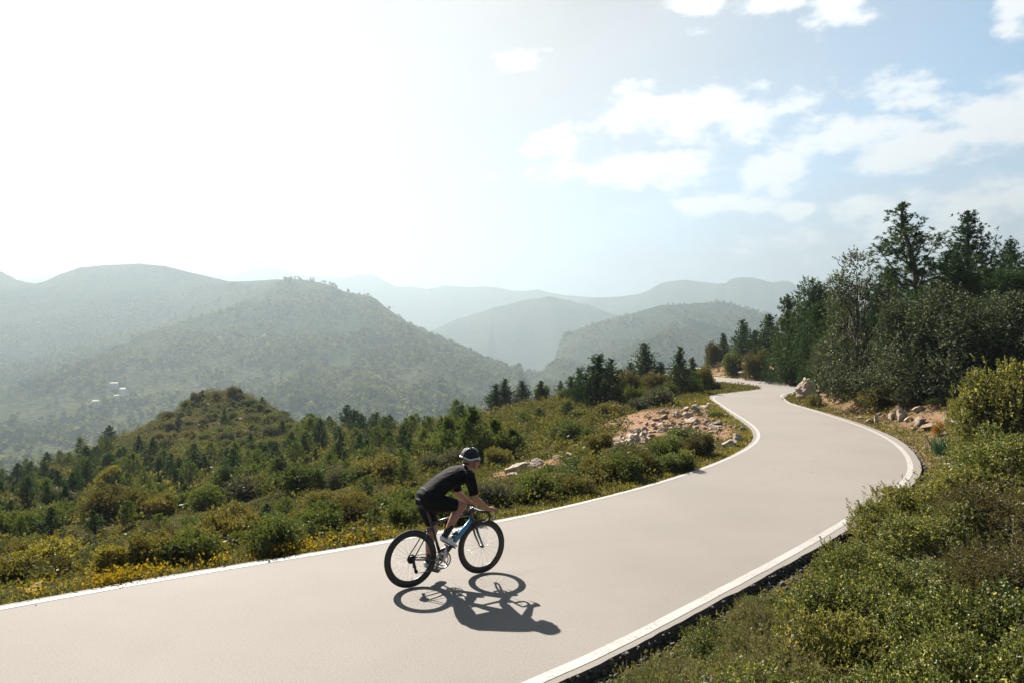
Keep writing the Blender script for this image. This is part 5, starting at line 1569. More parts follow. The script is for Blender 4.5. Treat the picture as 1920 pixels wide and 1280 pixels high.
def build_grass():
    """verge grass on both sides and the grassy strip inside the bend"""
    rng = np.random.default_rng(21)
    Vs, T = [], []

    def blades(x, y, h, n_each, spread, w_=.006):
        N = len(x)
        z = ground_z(x, y)
        off = rng.normal(size=(N, n_each, 3)) * np.array([1, 1, 0]) * spread
        b = np.stack([x, y, z], -1)[:, None, :] + off
        ax = unit(rng.normal(size=(N, n_each, 3)) * .45 + np.array([0, 0, 1]))
        L = h[:, None] * rng.uniform(.5, 1.2, (N, n_each)) * .5
        ww = np.clip(w_ * (y / 9), w_, .05)[:, None] * np.ones((1, n_each))
        Vs.append(quads(b + ax * L[..., None], ax, perp(ax, rng), L, ww)); T.append(np.repeat(rng.random(N), n_each * 4))
    # strip along the valley edge
    s = np.array([(p.x, p.y) for p in LA_C]); seg = np.hypot(*np.diff(s, axis=0).T)
    for lo, hi, dens, wd in ((2, 26, 75, .30), (26, 46, 45, .5), (46, 62, 26, .8)):
        for i in range(len(seg)):
            a, b = s[i], s[i + 1]
            if not (lo <= (a[1] + b[1]) / 2 < hi): continue
            n = int(seg[i] * dens)
            t = rng.random(n); off = np.abs(rng.normal(size=n)) * wd + .03
            nn = np.array([-(b[1] - a[1]), b[0] - a[0]]) / max(seg[i], 1e-6)
            p = a + (b - a) * t[:, None] + nn * off[:, None]
            k = ~inside_poly(p[:, 0], p[:, 1], ROAD); p = p[k]
            if len(p): blades(p[:, 0], p[:, 1], rng.uniform(.035, .10, len(p)) * (1 if lo < 26 else 1.4), 6, .035)
    # right verge
    s = np.array([(p.x, p.y) for p in RA_C]); seg = np.hypot(*np.diff(s, axis=0).T)
    for i in range(len(seg)):
        a, b = s[i], s[i + 1]
        if not (3 < a[1] < 82): continue
        n = int(seg[i] * (40 if a[1] < 26 else 18)); t = rng.random(n); off = np.abs(rng.normal(size=n)) * (1.0 if a[1] > 13 else .55) + .12
        nn = np.array([(b[1] - a[1]), -(b[0] - a[0])]) / max(seg[i], 1e-6)
        p = a + (b - a) * t[:, None] + nn * off[:, None]
        k = ~inside_poly(p[:, 0], p[:, 1], ROAD); p = p[k]
        if len(p): blades(p[:, 0], p[:, 1], rng.uniform(.05, .16, len(p)), 4, .04)
    # grassy flat inside the bend and the wedge between the two stretches of road
    for (x0, x1, y0, y1, n) in ((8.5, 12.2, 33, 44, 1400), (11.5, 17.6, 44, 58, 1600)):
        x = rng.uniform(x0, x1, n); y = rng.uniform(y0, y1, n)
        k = ~inside_poly(x, y, ROAD); x, y = x[k], y[k]
        blades(x, y, rng.uniform(.03, .075, len(x)), 5, .14, .010)
    V = np.concatenate(Vs)
    me = mesh_np('grass', V, np.arange(len(V)).reshape(-1, 4), M['grass'], False, {'tint': np.concatenate(T)})
    return tag(link('grass', me), kind='stuff', cat='grass', label='yellow-green verge grass fringing the road')


grass = build_grass()


def build_flowers():
    rng = np.random.default_rng(8)
    Vs = []
    for (p0, p1, n, wd) in ((180, 300, 34, .12), (480, 745, 34, .14), (300, 480, 9, .12), (0, 180, 8, .12)):
        px = rng.uniform(p0, p1, n)
        ex = np.interp(px, [q[0] for q in LA_PX[:10]], [q[1] for q in LA_PX[:10]])
        for a, b in zip(px, ex):
            p = flat(a, b); off = abs(rng.normal()) * wd + .12
            x, y = p.x - off * .55, p.y + off * .83
            c = np.array([x, y, gz(x, y) + .10]) + rng.normal(size=(16, 3)) * np.array([.08, .08, .045])
            ax = unit(rng.normal(size=(16, 3)) + np.array([0, 0, .5]))
            Vs.append(quads(c, ax, perp(ax, rng), np.full(16, .022), np.full(16, .014)))
    V = np.concatenate(Vs)
    return tag(link('wildflowers', leaf_mesh('wildflowers', V, M['flower'])), kind='stuff', cat='flowers', label='yellow-orange wildflowers dotted along the valley edge of the road')


flowers = build_flowers()


def build_gravel():
    """loose stones along the broken outer edge of the asphalt"""
    rng = np.random.default_rng(14)
    s = np.array([(p.x, p.y) for p in RA_C]); seg = np.hypot(*np.diff(s, axis=0).T)
    base = bmesh.new(); bmesh.ops.create_icosphere(base, subdivisions=1, radius=1)
    bv = np.array([v.co for v in base.verts]); bf = np.array([[v.index for v in f.verts] for f in base.faces]); base.free()
    Vs, Fs, n0 = [], [], 0
    for i in range(len(seg)):
        a, b = s[i], s[i + 1]
        if not (2.5 < a[1] < 24): continue
        for q in range(int(seg[i] * (150 if a[1] < 12 else 60))):
            t = rng.random(); off = abs(rng.normal()) * .16 - .015
            nn = np.array([(b[1] - a[1]), -(b[0] - a[0])]) / seg[i]
            p = a + (b - a) * t + nn * off
            r = rng.uniform(.006, .022) * (1.7 if rng.random() < .08 else 1)
            z = gz(p[0], p[1]) + r * .5 if off > .04 else -.01 - rng.uniform(0, .08)
            v = bv * (r * rng.uniform(.6, 1.3, 3)) * (1 + rng.uniform(-.25, .25, (len(bv), 1))) + np.array([p[0], p[1], z])
            Vs.append(v); Fs.append(bf + n0); n0 += len(bv)
    me = mesh_np('gravel', np.concatenate(Vs), np.concatenate(Fs), simple('dark_gravel', (.070, .060, .052), .95, 0, .5, 9))
    return tag(link('gravel', me), kind='stuff', cat='gravel', label='crumbled gravel along the outer asphalt edge')


gravel = build_gravel()

# ------------------------------------------------------------------ guard rail at the far bend
M['steel'] = simple('galvanised_steel', (.13, .135, .14), .7, .2, .15, 3)


def build_guard_rail():
    e = empty('guard_rail', (17.5, 80, 0))
    path = [Vector((20.2, 75.5, 0)), Vector((19.5, 78.0, 0)), Vector((17.6, 80.6, 0)), Vector((15.6, 81.9, 0))]
    c = catmull(path, 6)
    prof = [(-.02, .45), (.035, .49), (.035, .55), (-.005, .58), (-.005, .62), (.035, .65), (.035, .71), (-.02, .75)]
    vs, fs = [], []
    for i, p in enumerate(c):
        t = c[min(i + 1, len(c) - 1)] - c[max(i - 1, 0)]; nn = Vector((-t.y, t.x, 0)).normalized()
        for o, z in prof:
            q = p + nn * o; vs.append((q.x - 17.5, q.y - 80, z))
    k = len(prof)
    for i in range(len(c) - 1):
        for j in range(k - 1): fs.append((i * k + j, i * k + j + 1, (i + 1) * k + j + 1, (i + 1) * k + j))
    link('rail', mesh_np('rail', vs, fs, M['steel']), e)
    bm = bmesh.new(); bmesh.ops.create_cube(bm, size=1)
    for v in bm.verts: v.co = Vector((v.co.x * .06, v.co.y * .10, v.co.z * 1.2 + .1))
    pm = bpy.data.meshes.new('post'); bm.to_mesh(pm); bm.free(); pm.materials.append(M['steel'])
    for p in c[::4]:
        link('post', pm, e, (p.x - 17.5, p.y - 79.94, 0))
    return tag(e, 'grey metal guard rail on posts at the far turn behind the crest shrubs', 'guard rail')


build_guard_rail()

# ------------------------------------------------------------------ white farm houses across the valley
M['whitewash'] = simple('whitewashed_wall', (.55, .53, .49), .8, 0, .06, .5)
M['clay_roof'] = simple('clay_roof', (.42, .30, .22), .85, 0, .2, .8)
M['dark_opening'] = simple('dark_opening', (.03, .03, .03), .6)


def build_house(px, py, w_, d_, h_, rz, label):
    p = hit_hills(px, py)
    e = empty('farm_house', p + Vector((0, 0, 2.5)), rz)
    bm = bmesh.new(); bmesh.ops.create_cube(bm, size=1)
    for v in bm.verts: v.co = Vector((v.co.x * w_, v.co.y * d_, (v.co.z + .5) * (h_ + 4) - 4))
    me = bpy.data.meshes.new('wall'); bm.to_mesh(me); bm.free(); me.materials.append(M['whitewash']); link('wall', me, e)
    r = .35
    vs = [(-w_ / 2 - r, -d_ / 2 - r, h_), (w_ / 2 + r, -d_ / 2 - r, h_), (w_ / 2 + r, d_ / 2 + r, h_), (-w_ / 2 - r, d_ / 2 + r, h_), (-w_ / 2 - r, 0, h_ + d_ * .22), (w_ / 2 + r, 0, h_ + d_ * .22)]
    me = bpy.data.meshes.new('roof'); me.from_pydata(vs, [], [(0, 1, 5, 4), (2, 3, 4, 5), (0, 4, 3), (1, 2, 5), (3, 2, 1, 0)]); me.materials.append(M['clay_roof']); link('roof', me, e)
    for i in (-1, 1):
        bm = bmesh.new(); bmesh.ops.create_cube(bm, size=1)
        for v in bm.verts: v.co = Vector((v.co.x * 1.1 + i * w_ * .25, v.co.y * .12 - d_ / 2, v.co.z * 1.5 + h_ * .55))
        me = bpy.data.meshes.new('window'); bm.to_mesh(me); bm.free(); me.materials.append(M['dark_opening']); link('window', me, e)
    return tag(e, label, 'house')


build_house(215, 727, 9, 5, 4, .2, 'highest of the tiny white farm houses across the valley, long and low')
build_house(232, 741, 7, 6, 6, -.1, 'square white farm house with dark window right of the others across the valley')
build_house(219, 749, 5, 4, 3, .4, 'smallest white hut between the other farm houses across the valley')
build_house(181, 763, 7, 5, 5, .1, 'lowest white farm house across the valley, set apart from the rest')

# ------------------------------------------------------------------ scrap of litter
def build_litter():
    rng = random.Random(4)
    bm = bmesh.new(); bmesh.ops.create_grid(bm, x_segments=9, y_segments=6, size=1)
    for v in bm.verts:
        v.co = Vector((v.co.x * .034, v.co.y * .019, .018 * math.sin(v.co.x * 5 + v.co.y * 3) + rng.uniform(-.008, .008)))
    for f in bm.faces: f.material_index = 1 if f.calc_center_median().x > .02 else 0
    bmesh.ops.solidify(bm, geom=bm.faces, thickness=.002)
    me = bpy.data.meshes.new('litter'); bm.to_mesh(me); bm.free()
    me.materials.append(simple('white_wrapper', (.75, .73, .72), .5)); me.materials.append(simple('red_wrapper', (.45, .06, .04), .5))
    p = Vector(((1326 - 960) / F_PX * 4.55, 4.55, 0)); p.z = CAM_H - (1266 - YH) / F_PX * 4.55
    o = link('litter', me); o.location = (p.x, p.y, max(gz(p.x, p.y) + .03, p.z)); o.rotation_euler = (.5, .2, .3)
    return tag(o, 'crumpled white and red wrapper caught in the heath beside the ditch', 'litter')


build_litter()
# ------------------------------------------------------------------ cyclist and racing bicycle
# local frame: x forward along the bicycle, y to its left, z up, origin under the rear axle
BIKE_YAW = math.radians(33.5)
BIKE_O = Vector((-1.150, 8.105, 0.002))
BIKE_S = 0.965
M['carbon'] = simple('black_carbon', (.012, .013, .015), .32, 0, coat=.4)
M['blue'] = simple('blue_paint', (.015, .19, .36), .28, 0, coat=.6)
M['tyre'] = simple('tyre_rubber', (.026, .021, .017), .8)
M['rimc'] = simple('carbon_rim', (.014, .014, .015), .35)
M['silver'] = simple('polished_alloy', (.62, .62, .62), .28, .9)
M['dark_metal'] = simple('dark_metal', (.03, .03, .032), .4, .6)
M['spoke'] = simple('steel_spoke', (.30, .30, .30), .35, .6)
M['ring'] = simple('grey_chainring', (.30, .30, .31), .35, .85)
M['tape'] = simple('bar_tape', (.02, .02, .02), .75)
M['skin'] = simple('tanned_skin', (.33, .150, .090), .55, 0, .10, 14)
M['jersey'] = simple('black_jersey', (.0075, .0068, .0068), .9, 0, .12, 40, spec=.12)
def cloth_folds(m):
    k = NT(m.node_tree); b = [n for n in k.n if n.type == 'BSDF_PRINCIPLED'][0]
    tc = k.new('ShaderNodeTexCoord')
    mp = k.new('ShaderNodeMapping', i_Vector=tc.outputs['Object']); mp.inputs['Rotation'].default_value = (0, .55, 0); mp.inputs['Scale'].default_value = (9, 16, 26)
    n = k.noise(mp.outputs[0], 1.0, 3, .5)
    bp = k.new('ShaderNodeBump', i_Height=n); bp.inputs['Strength'].default_value = .75; bp.inputs['Distance'].default_value = .03
    k.l.new(bp.outputs[0], b.inputs['Normal'])


cloth_folds(M['jersey'])
M['shorts'] = simple('black_lycra', (.004, .004, .0045), .8, 0, .1, 40, spec=.15)
M['white_shell'] = simple('white_shell', (.50, .50, .50), .35, coat=.2)
M['black_shell'] = simple('black_shell', (.006, .006, .0065), .5, spec=.3)
M['shoe'] = simple('pale_grey_shoe', (.58, .58, .58), .4)
M['sole'] = simple('shoe_sole', (.03, .03, .03), .7)
M['sock'] = simple('black_sock', (.013, .013, .014), .85)
M['hair'] = simple('dark_hair', (.03, .018, .010), .7)
M['lens'] = simple('dark_lens', (.01, .01, .012), .1, coat=.5)
M['bottle'] = simple('smoky_bottle', (.030, .030, .034), .4)
M['grey_plastic'] = simple('light_grey_plastic', (.55, .56, .58), .4)
M['red_tail'] = simple('red_lens', (.35, .01, .01), .3)


class Shape:
    """collects tubes, lathed rings and lofts into one mesh"""
    def __init__(s): s.V = []; s.F = []; s.n = 0
    def add(s, v, f):
        s.V += [tuple(p) for p in v]; s.F += [tuple(int(i) + s.n for i in q) for q in f]; s.n += len(v); return s
    def tube(s, pts, radii, sides=12, caps=True, flat_=None):
        pts = [Vector(p) for p in pts]; n = len(pts)
        if not hasattr(radii, '__len__'): radii = [radii] * n
        vs, fs = [], []
        prev = None
        for i in range(n):
            t = (pts[min(i + 1, n - 1)] - pts[max(i - 1, 0)]).normalized()
            if prev is None:
                u = t.cross(Vector((0, 1, 0)))
                if u.length < .2: u = t.cross(Vector((0, 0, 1)))
            else: u = prev - t * prev.dot(t)
            u.normalize(); prev = u; w_ = t.cross(u)
            for j in range(sides):
                a = 2 * math.pi * j / sides
                ry = radii[i] * (flat_ or 1)
                vs.append(pts[i] + u * math.cos(a) * radii[i] + w_ * math.sin(a) * ry)
        for i in range(n - 1):
            for j in range(sides): fs.append((i * sides + j, i * sides + (j + 1) % sides, (i + 1) * sides + (j + 1) % sides, (i + 1) * sides + j))
        if caps: fs += [tuple(range(sides))[::-1], tuple(range((n - 1) * sides, n * sides))]
        return s.add(vs, fs)
    def ball(s, c, r, seg=16, rings=10, rot=None):
        if not hasattr(r, '__len__'): r = (r, r, r)
        vs, fs = [], []
        R_ = rot or Matrix.Identity(3)
        for i in range(rings + 1):
            p = math.pi * i / rings
            for j in range(seg):
                a = 2 * math.pi * j / seg
                vs.append(Vector(c) + R_ @ Vector((r[0] * math.sin(p) * math.cos(a), r[1] * math.sin(p) * math.sin(a), r[2] * math.cos(p))))
        for i in range(rings):
            for j in range(seg): fs.append((i * seg + j, i * seg + (j + 1) % seg, (i + 1) * seg + (j + 1) % seg, (i + 1) * seg + j))
        return s.add(vs, fs)
    def limb(s, pts, radii, per=5):
        """smooth fleshy limb: dense chain with round ends"""
        pts = [Vector(p) for p in pts]
        cc = catmull(pts, per) if len(pts) > 2 else [pts[0].lerp(pts[1], i / per) for i in range(per + 1)]
        rr = np.interp(np.linspace(0, len(pts) - 1, len(cc)), range(len(pts)), radii)
        s.tube(cc, list(rr), 16); s.ball(cc[0], rr[0]); s.ball(cc[-1], rr[-1]); return s
    def loft(s, secs, sides=24):
        """secs: (centre, half width across y, half depth) along a spine in the xz plane"""
        vs, fs = [], []
        n = len(secs)
        for i, (c, wy, wd) in enumerate(secs):
            a, b = Vector(secs[max(i - 1, 0)][0]), Vector(secs[min(i + 1, n - 1)][0])
            t = (b - a).normalized(); up = Vector((-t.z, 0, t.x))
            for j in range(sides):
                q = 2 * math.pi * j / sides
                ca, sa = math.cos(q), math.sin(q)
                vs.append(Vector(c) + Vector((0, 1, 0)) * wy * math.copysign(abs(ca) ** .85, ca) + up * wd * math.copysign(abs(sa) ** .9, sa))
        for i in range(n - 1):
            for j in range(sides): fs.append((i * sides + j, i * sides + (j + 1) % sides, (i + 1) * sides + (j + 1) % sides, (i + 1) * sides + j))
        fs += [tuple(range(sides))[::-1], tuple(range((n - 1) * sides, n * sides))]
        return s.add(vs, fs)
    def lathe(s, prof, c, seg=48):
        """prof: closed loop of (radius, y) turned about the y axis through c"""
        vs, fs = [], []
        k = len(prof)
        for i in range(seg):
            a = 2 * math.pi * i / seg
            for r, y in prof: vs.append((c[0] + r * math.cos(a), c[1] + y, c[2] + r * math.sin(a)))
        for i in range(seg):
            for j in range(k): fs.append((i * k + j, i * k + (j + 1) % k, ((i + 1) % seg) * k + (j + 1) % k, ((i + 1) % seg) * k + j))
        return s.add(vs, fs)
    def box(s, c, h, rot=None):
        R_ = rot or Matrix.Identity(3)
        vs = [Vector(c) + R_ @ Vector((x * h[0], y * h[1], z * h[2])) for x in (-1, 1) for y in (-1, 1) for z in (-1, 1)]
        return s.add(vs, [(0, 1, 3, 2), (4, 6, 7, 5), (0, 4, 5, 1), (2, 3, 7, 6), (0, 2, 6, 4), (1, 5, 7, 3)])
    def mesh(s, name, mat, smooth=True):
        me = bpy.data.meshes.new(name); me.from_pydata(s.V, [], s.F); me.materials.append(mat)
        bm = bmesh.new(); bm.from_mesh(me); bmesh.ops.recalc_face_normals(bm, faces=bm.faces); bm.to_mesh(me); bm.free()
        if smooth: me.polygons.foreach_set('use_smooth', np.ones(len(me.polygons), dtype=bool))
        return me
    def fused(s, name, mat, voxel=.006, smooth_iter=6):
        """one continuous skin over everything collected"""
        me = s.mesh(name + '_raw', mat)
        o = bpy.data.objects.new(name + '_raw', me); COL.objects.link(o)
        m = o.modifiers.new('r', 'REMESH'); m.mode = 'VOXEL'; m.voxel_size = voxel; m.use_smooth_shade = True
        if smooth_iter:
            q = o.modifiers.new('s', 'SMOOTH'); q.factor = .5; q.iterations = smooth_iter
        dg = bpy.context.evaluated_depsgraph_get(); dg.update()
        out = bpy.data.meshes.new_from_object(o.evaluated_get(dg)); out.name = name
        bpy.data.objects.remove(o)
        out.materials.clear(); out.materials.append(mat)
        out.polygons.foreach_set('use_smooth', np.ones(len(out.polygons), dtype=bool))
        return out


bike = empty('bicycle', BIKE_O, BIKE_YAW, (BIKE_S,) * 3)
tag(bike, 'black and blue road racing bicycle with deep dark rims ridden along the road', 'bicycle')
RW, FW, BB = Vector((0, 0, .337)), Vector((.972, 0, .337)), Vector((.405, 0, .268))


def make_wheel(c, front):
    rim = Shape().lathe([(.256, -.006), (.274, -.012), (.312, -.0125), (.318, -.008), (.318, .008), (.312, .0125), (.274, .012), (.256, .006)], c, 72)
    wo = link('wheel', rim.mesh('wheel', M['rimc']), bike)
    ty = Shape().lathe([(.3235 + .0138 * math.cos(a), .0135 * math.sin(a)) for a in np.linspace(0, 2 * math.pi, 12, endpoint=False)], c, 72)
    link('tyre', ty.mesh('tyre', M['tyre']), wo)
    hw = .040 if front else .050
    hub = Shape().tube([(c.x, c.y - hw, c.z), (c.x, c.y - hw * .55, c.z), (c.x, c.y, c.z), (c.x, c.y + hw * .55, c.z), (c.x, c.y + hw, c.z)], [.010, .020, .012, .020, .010], 14)
    link('hub', hub.mesh('hub', M['dark_metal']), wo)
    n = 20 if front else 24
    for i in range(n):
        a = 2 * math.pi * i / n + .1; sgn = 1 if i % 2 else -1
        b = a + (0 if front else (.35 if (i // 2) % 2 else -.35))
        p0 = c + Vector((.018 * math.cos(b), sgn * hw * .6, .018 * math.sin(b))); p1 = c + Vector((.258 * math.cos(a), 0, .258 * math.sin(a)))
        link('spoke', Shape().tube([p0, p1], .0010, 4).mesh('spoke', M['spoke']), wo)
    v = c + Vector((.256 * math.cos(-1.52), 0, .256 * math.sin(-1.52)))
    link('valve', Shape().tube([v, v + (c - v).normalized() * .035], .0028, 6).mesh('valve', M['dark_metal']), wo)
    return wo


rear_wheel = make_wheel(RW, False)
front_wheel = make_wheel(FW, True)
ST_TOP = Vector((.270, 0, .715)); HT_T = Vector((.805, 0, .778)); HT_B = Vector((.838, 0, .672))
fr = Shape()
fr.tube([HT_T + Vector((-.004, 0, .02)), HT_T, HT_B], [.021, .022, .028], 14)                      # head tube
fr.tube([ST_TOP, (HT_T + ST_TOP) / 2 + Vector((0, 0, .006)), HT_T + Vector((.006, 0, -.022))], [.014, .016, .021], 12)   # top tube
fr.tube([BB, BB.lerp(ST_TOP, .5), ST_TOP + Vector((-.006, 0, .02))], [.024, .017, .016], 12)       # seat tube
fr.tube([BB + Vector((0, -.036, 0)), BB + Vector((0, .036, 0))], .024, 14)                         # bottom bracket shell
for s in (-1, 1):
    fr.tube([BB + Vector((-.03, s * .022, 0)), (.20, s * .052, .305), RW + Vector((.02, s * .066, 0)), RW + Vector((-.006, s * .066, 0))], [.015, .011, .009, .007], 10)
    fr.tube([ST_TOP + Vector((.012, s * .012, -.06)), (.20, s * .045, .62), RW + Vector((.004, s * .066, .01))], [.009, .0075, .007], 10)
frame = link('frame', fr.mesh('frame', M['carbon']), bike)
DT0, DT1 = BB + Vector((.01, 0, .02)), HT_B + Vector((-.012, 0, .012))
lo_ = Shape().tube([DT0, DT0.lerp(DT1, .42)], [.030, .031], 14, flat_=.8)
link('down_tube', lo_.mesh('down_tube', M['carbon']), frame)
dt = Shape().tube([DT0.lerp(DT1, .42), DT0.lerp(DT1, .7), DT1], [.031, .031, .030], 14, flat_=.8)
o = link('tube_panel', dt.mesh('tube_panel', M['blue']), frame); o['label'] = 'bright blue upper half of the down tube'
fk = Shape().tube([HT_B + Vector((.002, 0, 0)), HT_B + Vector((.012, 0, -.035))], [.028, .024], 14)
for s in (-1, 1):
    fk.tube([HT_B + Vector((.012, s * .010, -.025)), (.866, s * .044, .60), (.905, s * .052, .48), FW + Vector((0, s * .050, .0))], [.018, .016, .013, .009], 12)
fork = link('fork', fk.mesh('fork', M['carbon']), bike)
for s in (-1, 1):
    f2 = Shape().tube([(.893, s * .0535, .515), (.918, s * .0545, .455), (.948, s * .054, .39)], [.0125, .0125, .010], 10)
    o = link('fork_leg_panel', f2.mesh('fork_leg_panel', M['blue']), fork)
sp = Shape().tube([ST_TOP, (.200, 0, .910)], .0145, 12)
link('seat_post', sp.mesh('seat_post', M['carbon']), bike)
sd = Shape().loft([((.105, 0, .932), .056, .010), ((.125, 0, .937), .064, .018), ((.17, 0, .932), .058, .020), ((.25, 0, .930), .034, .018), ((.33, 0, .930), .020, .014), ((.35, 0, .928), .012, .008)], 16)
link('saddle', sd.mesh('saddle', M['tape']), bike)
for y in (-.022, .022): link('saddle_rail', Shape().tube([(.10, y, .920), (.15, y, .912), (.24, y, .912), (.29, y, .922)], .004, 6).mesh('saddle_rail', M['dark_metal']), bike)
BAR = Vector((.850, 0, .822))
st = Shape().tube([HT_T + Vector((-.008, 0, .035)), HT_T + Vector((-.004, 0, .025))], .020, 12).tube([HT_T + Vector((-.006, 0, .034)), BAR + Vector((.004, 0, 0))], [.019, .016], 12).tube([BAR + Vector((0, -.025, 0)), BAR + Vector((0, .025, 0))], .020, 12)
link('stem', st.mesh('stem', M['carbon']), bike)
hb = Shape()
HOOD = {}
side = []
for s in (-1, 1):
    side.append([BAR, BAR + Vector((0, s * .12, 0)), BAR + Vector((.006, s * .190, -.002)), BAR + Vector((.045, s * .206, -.006)), BAR + Vector((.088, s * .208, -.020)), BAR + Vector((.112, s * .210, -.062)), BAR + Vector((.098, s * .212, -.110)), BAR + Vector((.050, s * .215, -.132)), BAR + Vector((-.020, s * .218, -.136))])
    hb.tube(catmull(side[-1], 5), .0155, 10)
handlebar = link('handlebar', hb.mesh('handlebar', M['tape']), bike)
for s in (-1, 1):
    h0 = BAR + Vector((.075, s * .208, -.010))
    hd = Shape().limb([h0, h0 + Vector((.050, 0, .012)), h0 + Vector((.092, 0, .030)), h0 + Vector((.098, 0, .052))], [.018, .018, .016, .012], 4)
    link('brake_hood', hd.mesh('brake_hood', M['tape']), handlebar)
    lv = Shape().tube([h0 + Vector((.088, 0, .012)), h0 + Vector((.104, s * .006, -.035)), h0 + Vector((.092, s * .012, -.085)), h0 + Vector((.080, s * .014, -.108))], [.008, .0075, .006, .004], 8)
    link('brake_lever', lv.mesh('brake_lever', M['silver']), handlebar)
# cables that loop in front of the bars
for s in (-1, 1):
    link('cable', Shape().tube(catmull([BAR + Vector((.03, s * .16, -.015)), BAR + Vector((.075, s * .07, -.055)), BAR + Vector((.045, s * .02, -.13)), HT_B + Vector((.035, s * .012, .05))], 6), .0025, 6).mesh('cable', M['dark_metal']), bike)
# drivetrain
CRK = Vector((.036, 0, .169))


def ring_prof(r0, r1, y0, y1): return [(r0, y0), (r1, y0), (r1, y1), (r0, y1)]


cr = Shape().lathe(ring_prof(.088, .1045, -.050, -.045), BB, 56).lathe(ring_prof(.062, .076, -.044, -.040), BB, 48)
for i in range(4):
    a = math.radians(40 + 90 * i); u = Vector((math.cos(a), 0, math.sin(a)))
    cr.tube([BB + Vector((0, -.050, 0)), BB + u * .05 + Vector((0, -.049, 0)), BB + u * .094 + Vector((0, -.047, 0))], [.016, .011, .009], 8, flat_=.5)
teeth = 50
for i in range(teeth):
    a = 2 * math.pi * i / teeth; u = Vector((math.cos(a), 0, math.sin(a)))
    cr.box(BB + u * .1058 + Vector((0, -.0475, 0)), (.0024, .0014, .0024))
link('chainring', cr.mesh('chainring', M['ring'], False), bike)
for s, sg in ((-1, 1), (1, -1)):
    e = BB + CRK * sg
    ck = Shape().tube([BB + Vector((0, s * .055, 0)), BB + CRK * sg * .5 + Vector((0, s * .064, 0)), e + Vector((0, s * .068, 0))], [.017, .013, .013], 10, flat_=.6)
    ck.tube([BB, BB + Vector((0, s * .062, 0))], .013, 10)
    link('crank', ck.mesh('crank', M['silver'] if s < 0 else M['carbon']), bike)
    tilt = Matrix.Rotation(.62 if s < 0 else .35, 3, 'Y')
    pd = Shape().tube([e + Vector((0, s * .06, 0)), e + Vector((0, s * .125, 0))], .007, 8).box(e + Vector((.0, s * .105, .002)), (.045, .028, .008), tilt)
    link('pedal', pd.mesh('pedal', M['dark_metal'], False), bike)
cs = Shape()
for i in range(9): cs.lathe(ring_prof(.012, .030 + .0032 * i, -.048 + .0038 * i, -.0463 + .0038 * i), RW, 30)
link('cassette', cs.mesh('cassette', M['dark_metal'], False), bike)
J1, J2 = RW + Vector((.028, -.040, -.085)), RW + Vector((.052, -.040, -.150))
rd = Shape().tube([RW + Vector((-.002, -.066, -.010)), RW + Vector((.004, -.074, -.05)), J1 + Vector((-.01, -.022, .012))], [.012, .017, .014], 10)
rd.tube([J1 + Vector((0, -.009, 0)), J2 + Vector((0, -.009, 0))], [.013, .012], 8, flat_=.3).tube([J1 + Vector((0, .009, 0)), J2 + Vector((0, .009, 0))], [.013, .012], 8, flat_=.3)
rdo = link('derailleur', rd.mesh('derailleur', M['dark_metal']), bike)
for J in (J1, J2): link('pulley', Shape().lathe(ring_prof(.004, .022, -.003, .003), J, 20).mesh('pulley', M['dark_metal'], False), rdo)
fd = Shape().box(BB + Vector((-.018, -.046, .125)), (.045, .008, .018), Matrix.Rotation(-.25, 3, 'Y')).tube([BB + Vector((-.03, -.02, .14)), BB + Vector((-.03, -.046, .13))], .010, 8)
link('front_derailleur', fd.mesh('front_derailleur', M['dark_metal'], False), bike)


def arc(c, r, a0, a1, y, n=14): return [Vector((c.x + r * math.cos(a), y, c.z + r * math.sin(a))) for a in np.linspace(a0, a1, n)]


ch = arc(BB, .103, math.radians(97), math.radians(-92), -.0475, 22) + [J2 + Vector((.012, 0, -.020)), J2 + Vector((-.008, 0, -.021)), J2 + Vector((-.021, 0, -.002)), J1 + Vector((-.004, 0, -.02)), J1 + Vector((.022, 0, .0)), J1 + Vector((.010, 0, .02))] + arc(RW, .043, math.radians(-40), math.radians(-270), -.040, 18)[::1]
ch = ch + [ch[0]]
link('chain', Shape().tube(ch, .0042, 5, False).mesh('chain', M['dark_metal'], False), bike)
for nm, pos, dr_ in (('front_brake', HT_B + Vector((.045, 0, -.02)), 1), ('rear_brake', ST_TOP + Vector((-.055, 0, -.075)), -1)):
    b_ = Shape()
    for s in (-1, 1): b_.tube([pos + Vector((0, 0, .02)), pos + Vector((.008 * dr_, s * .034, .0)), pos + Vector((.004 * dr_, s * .024, -.038))], [.009, .008, .007], 8)
    link('brake', b_.mesh('brake', M['dark_metal']), bike)
# bottle cage on the down tube, bottle in it
ax = (HT_B - BB).normalized(); nrm = Vector((-ax.z, 0, ax.x))
cg0 = BB + ax * .19 + nrm * .033
cgs = Shape()
for s in (-1, 1): cgs.tube([cg0 + Vector((0, 0, 0)), cg0 + nrm * .012 + Vector((0, s * .038, 0)) + ax * .01, cg0 + nrm * .062 + Vector((0, s * .034, 0)) + ax * .05, cg0 + nrm * .070 + Vector((0, s * .012, 0)) + ax * .09, cg0 + nrm * .040 + Vector((0, s * .040, 0)) + ax * .12, cg0 + nrm * .004 + ax * .13], .0035, 6)
link('bottle_cage', cgs.mesh('bottle_cage', M['grey_plastic']), bike)
bt = empty('water_bottle', bike.matrix_basis @ (cg0 + nrm * .038 + ax * .004), BIKE_YAW, (BIKE_S,) * 3)
tag(bt, 'dark water bottle with grey cap held in the cage on the blue down tube', 'bottle')
link('bottle_body', Shape().tube([ax * .0, ax * .01, ax * .085, ax * .098, ax * .112, ax * .150, ax * .158], [.030, .036, .036, .031, .036, .035, .028], 18).mesh('bottle_body', M['bottle']), bt)
